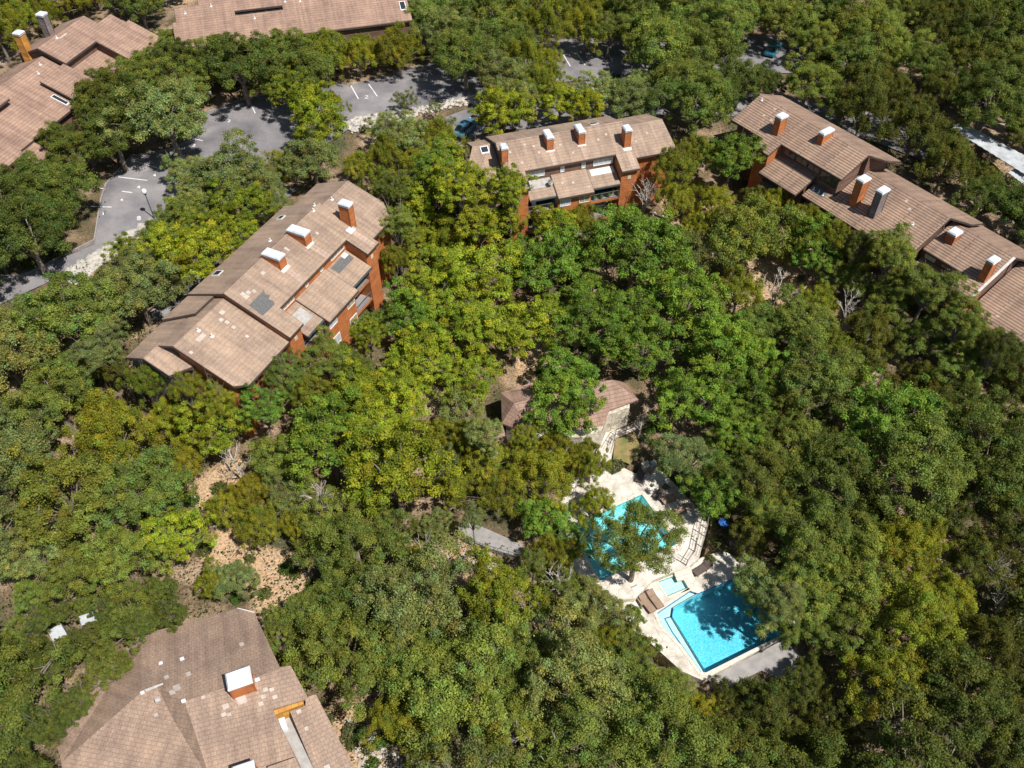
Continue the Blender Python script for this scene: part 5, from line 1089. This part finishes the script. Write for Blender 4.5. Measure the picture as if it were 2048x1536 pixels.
for i, (x, y, R_, p, k, h) in enumerate(TREES):
    kn, col, wd, nm = KL[k]; v = rt.randrange(KINDS[kn][8]); me, tm, hc = PROTO[kn, v]; s = R_ / NOM * 1.12; zs = s * rt.uniform(.9, 1.15)
    root = empty(nm, (p.x, p.y, terr(p.x, p.y)), rt.uniform(0, 6.28)); tag(root, labs[i], {'live_oak': 'oak tree', 'cedar_tree': 'cedar tree', 'elm_tree': 'elm tree'}[nm], GRP[nm])
    for nme, m_ in (('crown', me), ('trunk', tm)):
        o = bpy.data.objects.new(nme, m_); COL.objects.link(o); o.parent = root; o.location = (0, 0, h); o.scale = (s, s, zs)
        if nme == 'crown':
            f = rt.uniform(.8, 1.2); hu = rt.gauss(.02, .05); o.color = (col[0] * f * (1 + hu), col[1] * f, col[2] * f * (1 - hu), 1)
        else: o.scale = (s, s, max(zs, h / hc * .97))
# bare trees
BT = [(1290, 388, 1.0), (1562, 560, .95), (1572, 487, .5), (1592, 345, .3), (640, 1000, .9), (1080, 1468, 1.1), (470, 925, .7), (1700, 615, .7), (1118, 1160, .75), (1062, 1200, .55), (850, 1108, .6), (1530, 985, .7), (1990, 1130, .8), (2025, 1185, .7), (1885, 1010, .6), (1960, 905, .6), (1065, 780, .5), (1890, 1440, .7), (1780, 1500, .6), (200, 195, .6), (1150, 480, .6), (1320, 560, .6), (1280, 850, .4), (700, 590, .4), (1640, 740, .5), (1740, 560, .6), (1430, 790, .6), (930, 620, .4), (90, 950, .6), (330, 1010, .5)]
lab2 = make_labels([(x, y, ('tall ' if s > .8 else 'small ' if s < .55 else '') + 'bare pale dead tree') for x, y, s in BT])
for i, (x, y, s) in enumerate(BT):
    p, _ = sc_at(x, y, 5.5 * s); o = bpy.data.objects.new('dead_tree', BARE[i % 4]); COL.objects.link(o); z = terr(p.x, p.y)
    k = s * 1.25; o.location = (p.x, p.y, z + .6); o.scale = (k, k, k); o.rotation_euler = (0, 0, rt.uniform(0, 6.28)); tag(o, lab2[i], 'dead tree', 'bare trees')
# shrubs in the clearings and along edges
SH = [(702, 1490), (735, 1500), (745, 1530), (722, 1470), (700, 1465), (760, 1485), (590, 1150), (575, 1140), (450, 1050), (440, 980), (500, 1120), (470, 1200), (900, 1140), (960, 1110), (1110, 690), (1080, 745), (1140, 700), (1170, 700), (1350, 430), (1390, 450), (1370, 470), (1420, 430), (1330, 480), (1600, 560), (1540, 610), (1610, 600), (1700, 680), (1300, 860), (1310, 890), (1440, 1090), (1430, 1040), (1420, 1120), (1230, 935), (620, 1170), (660, 1440), (380, 1000), (420, 1010), (1290, 880), (410, 1100), (530, 1190), (725, 1455), (780, 1470), (160, 560), (60, 530), (120, 510), (390, 225), (730, 262), (1230, 160), (1180, 655), (1055, 690)]
lab3 = make_labels([(x, y, 'low green shrub') for x, y in SH])
for i, (x, y) in enumerate(SH):
    p = PT(x, y); o = bpy.data.objects.new('shrub', SHRUB[i % 3]); COL.objects.link(o); s = rt.uniform(.5, 1.1); o.location = (p.x, p.y, p.z + .05); o.scale = (s, s, s * .9); o.rotation_euler = (0, 0, rt.uniform(0, 6.28))
    c = rt.choice([(.08, .15, .02), (.12, .14, .03), (.14, .15, .06)]); o.color = (*c, 1); tag(o, lab3[i], 'shrub', 'shrubs in the clearings')
# understorey and leaf litter nobody could count
def scatter(name, label, n, size, tones, hgt, seed, clus=1.0):
    g = np.random.default_rng(seed); cen = []; 
    while len(cen) < n:
        x = g.uniform(-60, 2108); y = g.uniform(-20, 1600)
        if any(inpoly(x, y, pl) for pl in PAVED): continue
        p = PT(x, y)
        if in_foot(p.x, p.y) or inpoly(p.x, p.y, upper_deck) or inpoly(p.x, p.y, lower_deck): continue
        for _ in range(40): cen.append((p.x + g.normal(0, clus), p.y + g.normal(0, clus), p.z + .05 + abs(g.normal(0, hgt))))
    cen = np.array(cen); nn = g.normal(size=cen.shape) * .6 + np.array([0, 0, .8]); nn /= np.linalg.norm(nn, axis=1, keepdims=True); t = np.array(tones)[g.integers(0, len(tones), len(cen))] * g.uniform(.6, 1.3, (len(cen), 1))
    o = bpy.data.objects.new(name, leaf_mesh(name, cen, nn, size * g.uniform(.5, 1.3, len(cen)), t)); COL.objects.link(o); o.color = (1, 1, 1, 1); tag(o, label, 'undergrowth', kind='stuff')
PAVED = [[(-60, 560), (60, 548), (190, 490), (205, 400), (215, 370), (262, 318), (340, 300), (380, 285), (380, 240), (480, 205), (640, 165), (700, 172), (850, 130), (1000, 95), (1700, 70), (1720, 120), (1400, 160), (960, 196), (700, 258), (540, 330), (350, 400), (300, 460), (90, 570), (-60, 640)], [zP(*p) for p in [(1030, 1425), (1410, 1240), (1530, 1175), (1740, 1390), (1640, 1500), (1380, 1380), (1200, 1470), (1080, 1560)]], [(905, 1050), (945, 1046), (1090, 1120), (1000, 1114), (925, 1082)], [(1215, 860), (1300, 860), (1300, 935), (1215, 935)]]
scatter('undergrowth', 'low green undergrowth between the trees', 60000, .12, [(.05, .09, .02), (.09, .11, .025), (.03, .06, .015)], .28, 3, .8)
scatter('leaf_litter', 'fallen dry leaves and twigs on the woodland floor', 30000, .055, [(.42, .28, .15), (.3, .2, .11), (.5, .4, .28)], .02, 4, 1.4)

for k, (u, v) in enumerate(((10.8, 5.7), (11.7, 5.75), (12.7, 5.7), (13.4, 5.2))):
    balcony_thing(B2, 'potted_plant', u, v, zb2, ['first potted plant from the left on the middle block\'s right upper balcony', 'second potted plant from the left on the middle block\'s right upper balcony', 'third potted plant from the left on the middle block\'s right upper balcony', 'rearmost potted plant on the middle block\'s right upper balcony'][k], 'potted plant', 'balcony plants', mk_plant)
balcony_thing(B2, 'patio_chair', 3.2, 5.3, zb2, 'white chair on the middle block\'s left upper balcony', 'chair', None, mk_chair('white'))
balcony_thing(B1, 'patio_chair', 3.4, 6.2, zb1, 'orange chair on the left block\'s lower-left upper balcony', 'chair', None, mk_chair('yellowwood'))
balcony_thing(B1, 'patio_chair', 4.3, 6.1, zb1, 'blue chair on the left block\'s lower-left upper balcony', 'chair', None, mk_chair('blue'))
balcony_thing(B1, 'patio_chair', 2.7, 6.0, zb1, 'white chair on the left block\'s lower-left upper balcony', 'chair', None, mk_chair('white'))
balcony_thing(B1, 'potted_plant', 12.0, 6.2, zb1, 'potted plant on the left block\'s right upper balcony', 'potted plant', 'balcony plants', mk_plant)
def far_woods():
    g = np.random.default_rng(9); pts = []; k = 0
    while len(pts) < 230 and k < 9000:
        k += 1; x = g.uniform(-620, 2670); y = g.uniform(-330, 1750)
        if -75 < x < 2125 and -75 < y < 1620 or (y > 1400 and x < 900): continue
        p = PT(x, y, 5)
        if in_foot(p.x, p.y) or any((p.x - q.x) ** 2 + (p.y - q.y) ** 2 < 26 for q in pts): continue
        pts.append(p)
    cen = []; nor = []; tone = []
    for p in pts:
        R_ = g.uniform(3.2, 5); col = np.array([(.13, .17, .035), (.1, .14, .03), (.16, .19, .04)][g.integers(0, 3)])
        for _ in range(70):
            d = g.normal(size=3); d[2] = abs(d[2]) - .2; d /= np.linalg.norm(d); c = d * np.array([R_, R_, R_ * .65]) * g.uniform(.6, 1)
            dd = g.normal(size=(34, 3)); dd /= np.linalg.norm(dd, axis=1, keepdims=True); dd += np.array([0, 0, .3])
            cen.append(np.array([p.x, p.y, p.z]) + c + dd * .75 * g.random((34, 1)) ** .4); nn = dd + g.normal(size=(34, 3)) * .5; nor.append(nn / np.linalg.norm(nn, axis=1, keepdims=True)); tone.append(col * g.uniform(.7, 1.25) * g.uniform(.8, 1.2, (34, 1)))
    cen = np.concatenate(cen); o = bpy.data.objects.new('woodland', leaf_mesh('woodland', cen, np.concatenate(nor), .15 * g.uniform(.6, 1.3, len(cen)), np.concatenate(tone))); COL.objects.link(o); o.color = (1, 1, 1, 1)
    tag(o, 'mass of green woodland continuing beyond the nearer trees', 'woodland', kind='stuff')
far_woods()
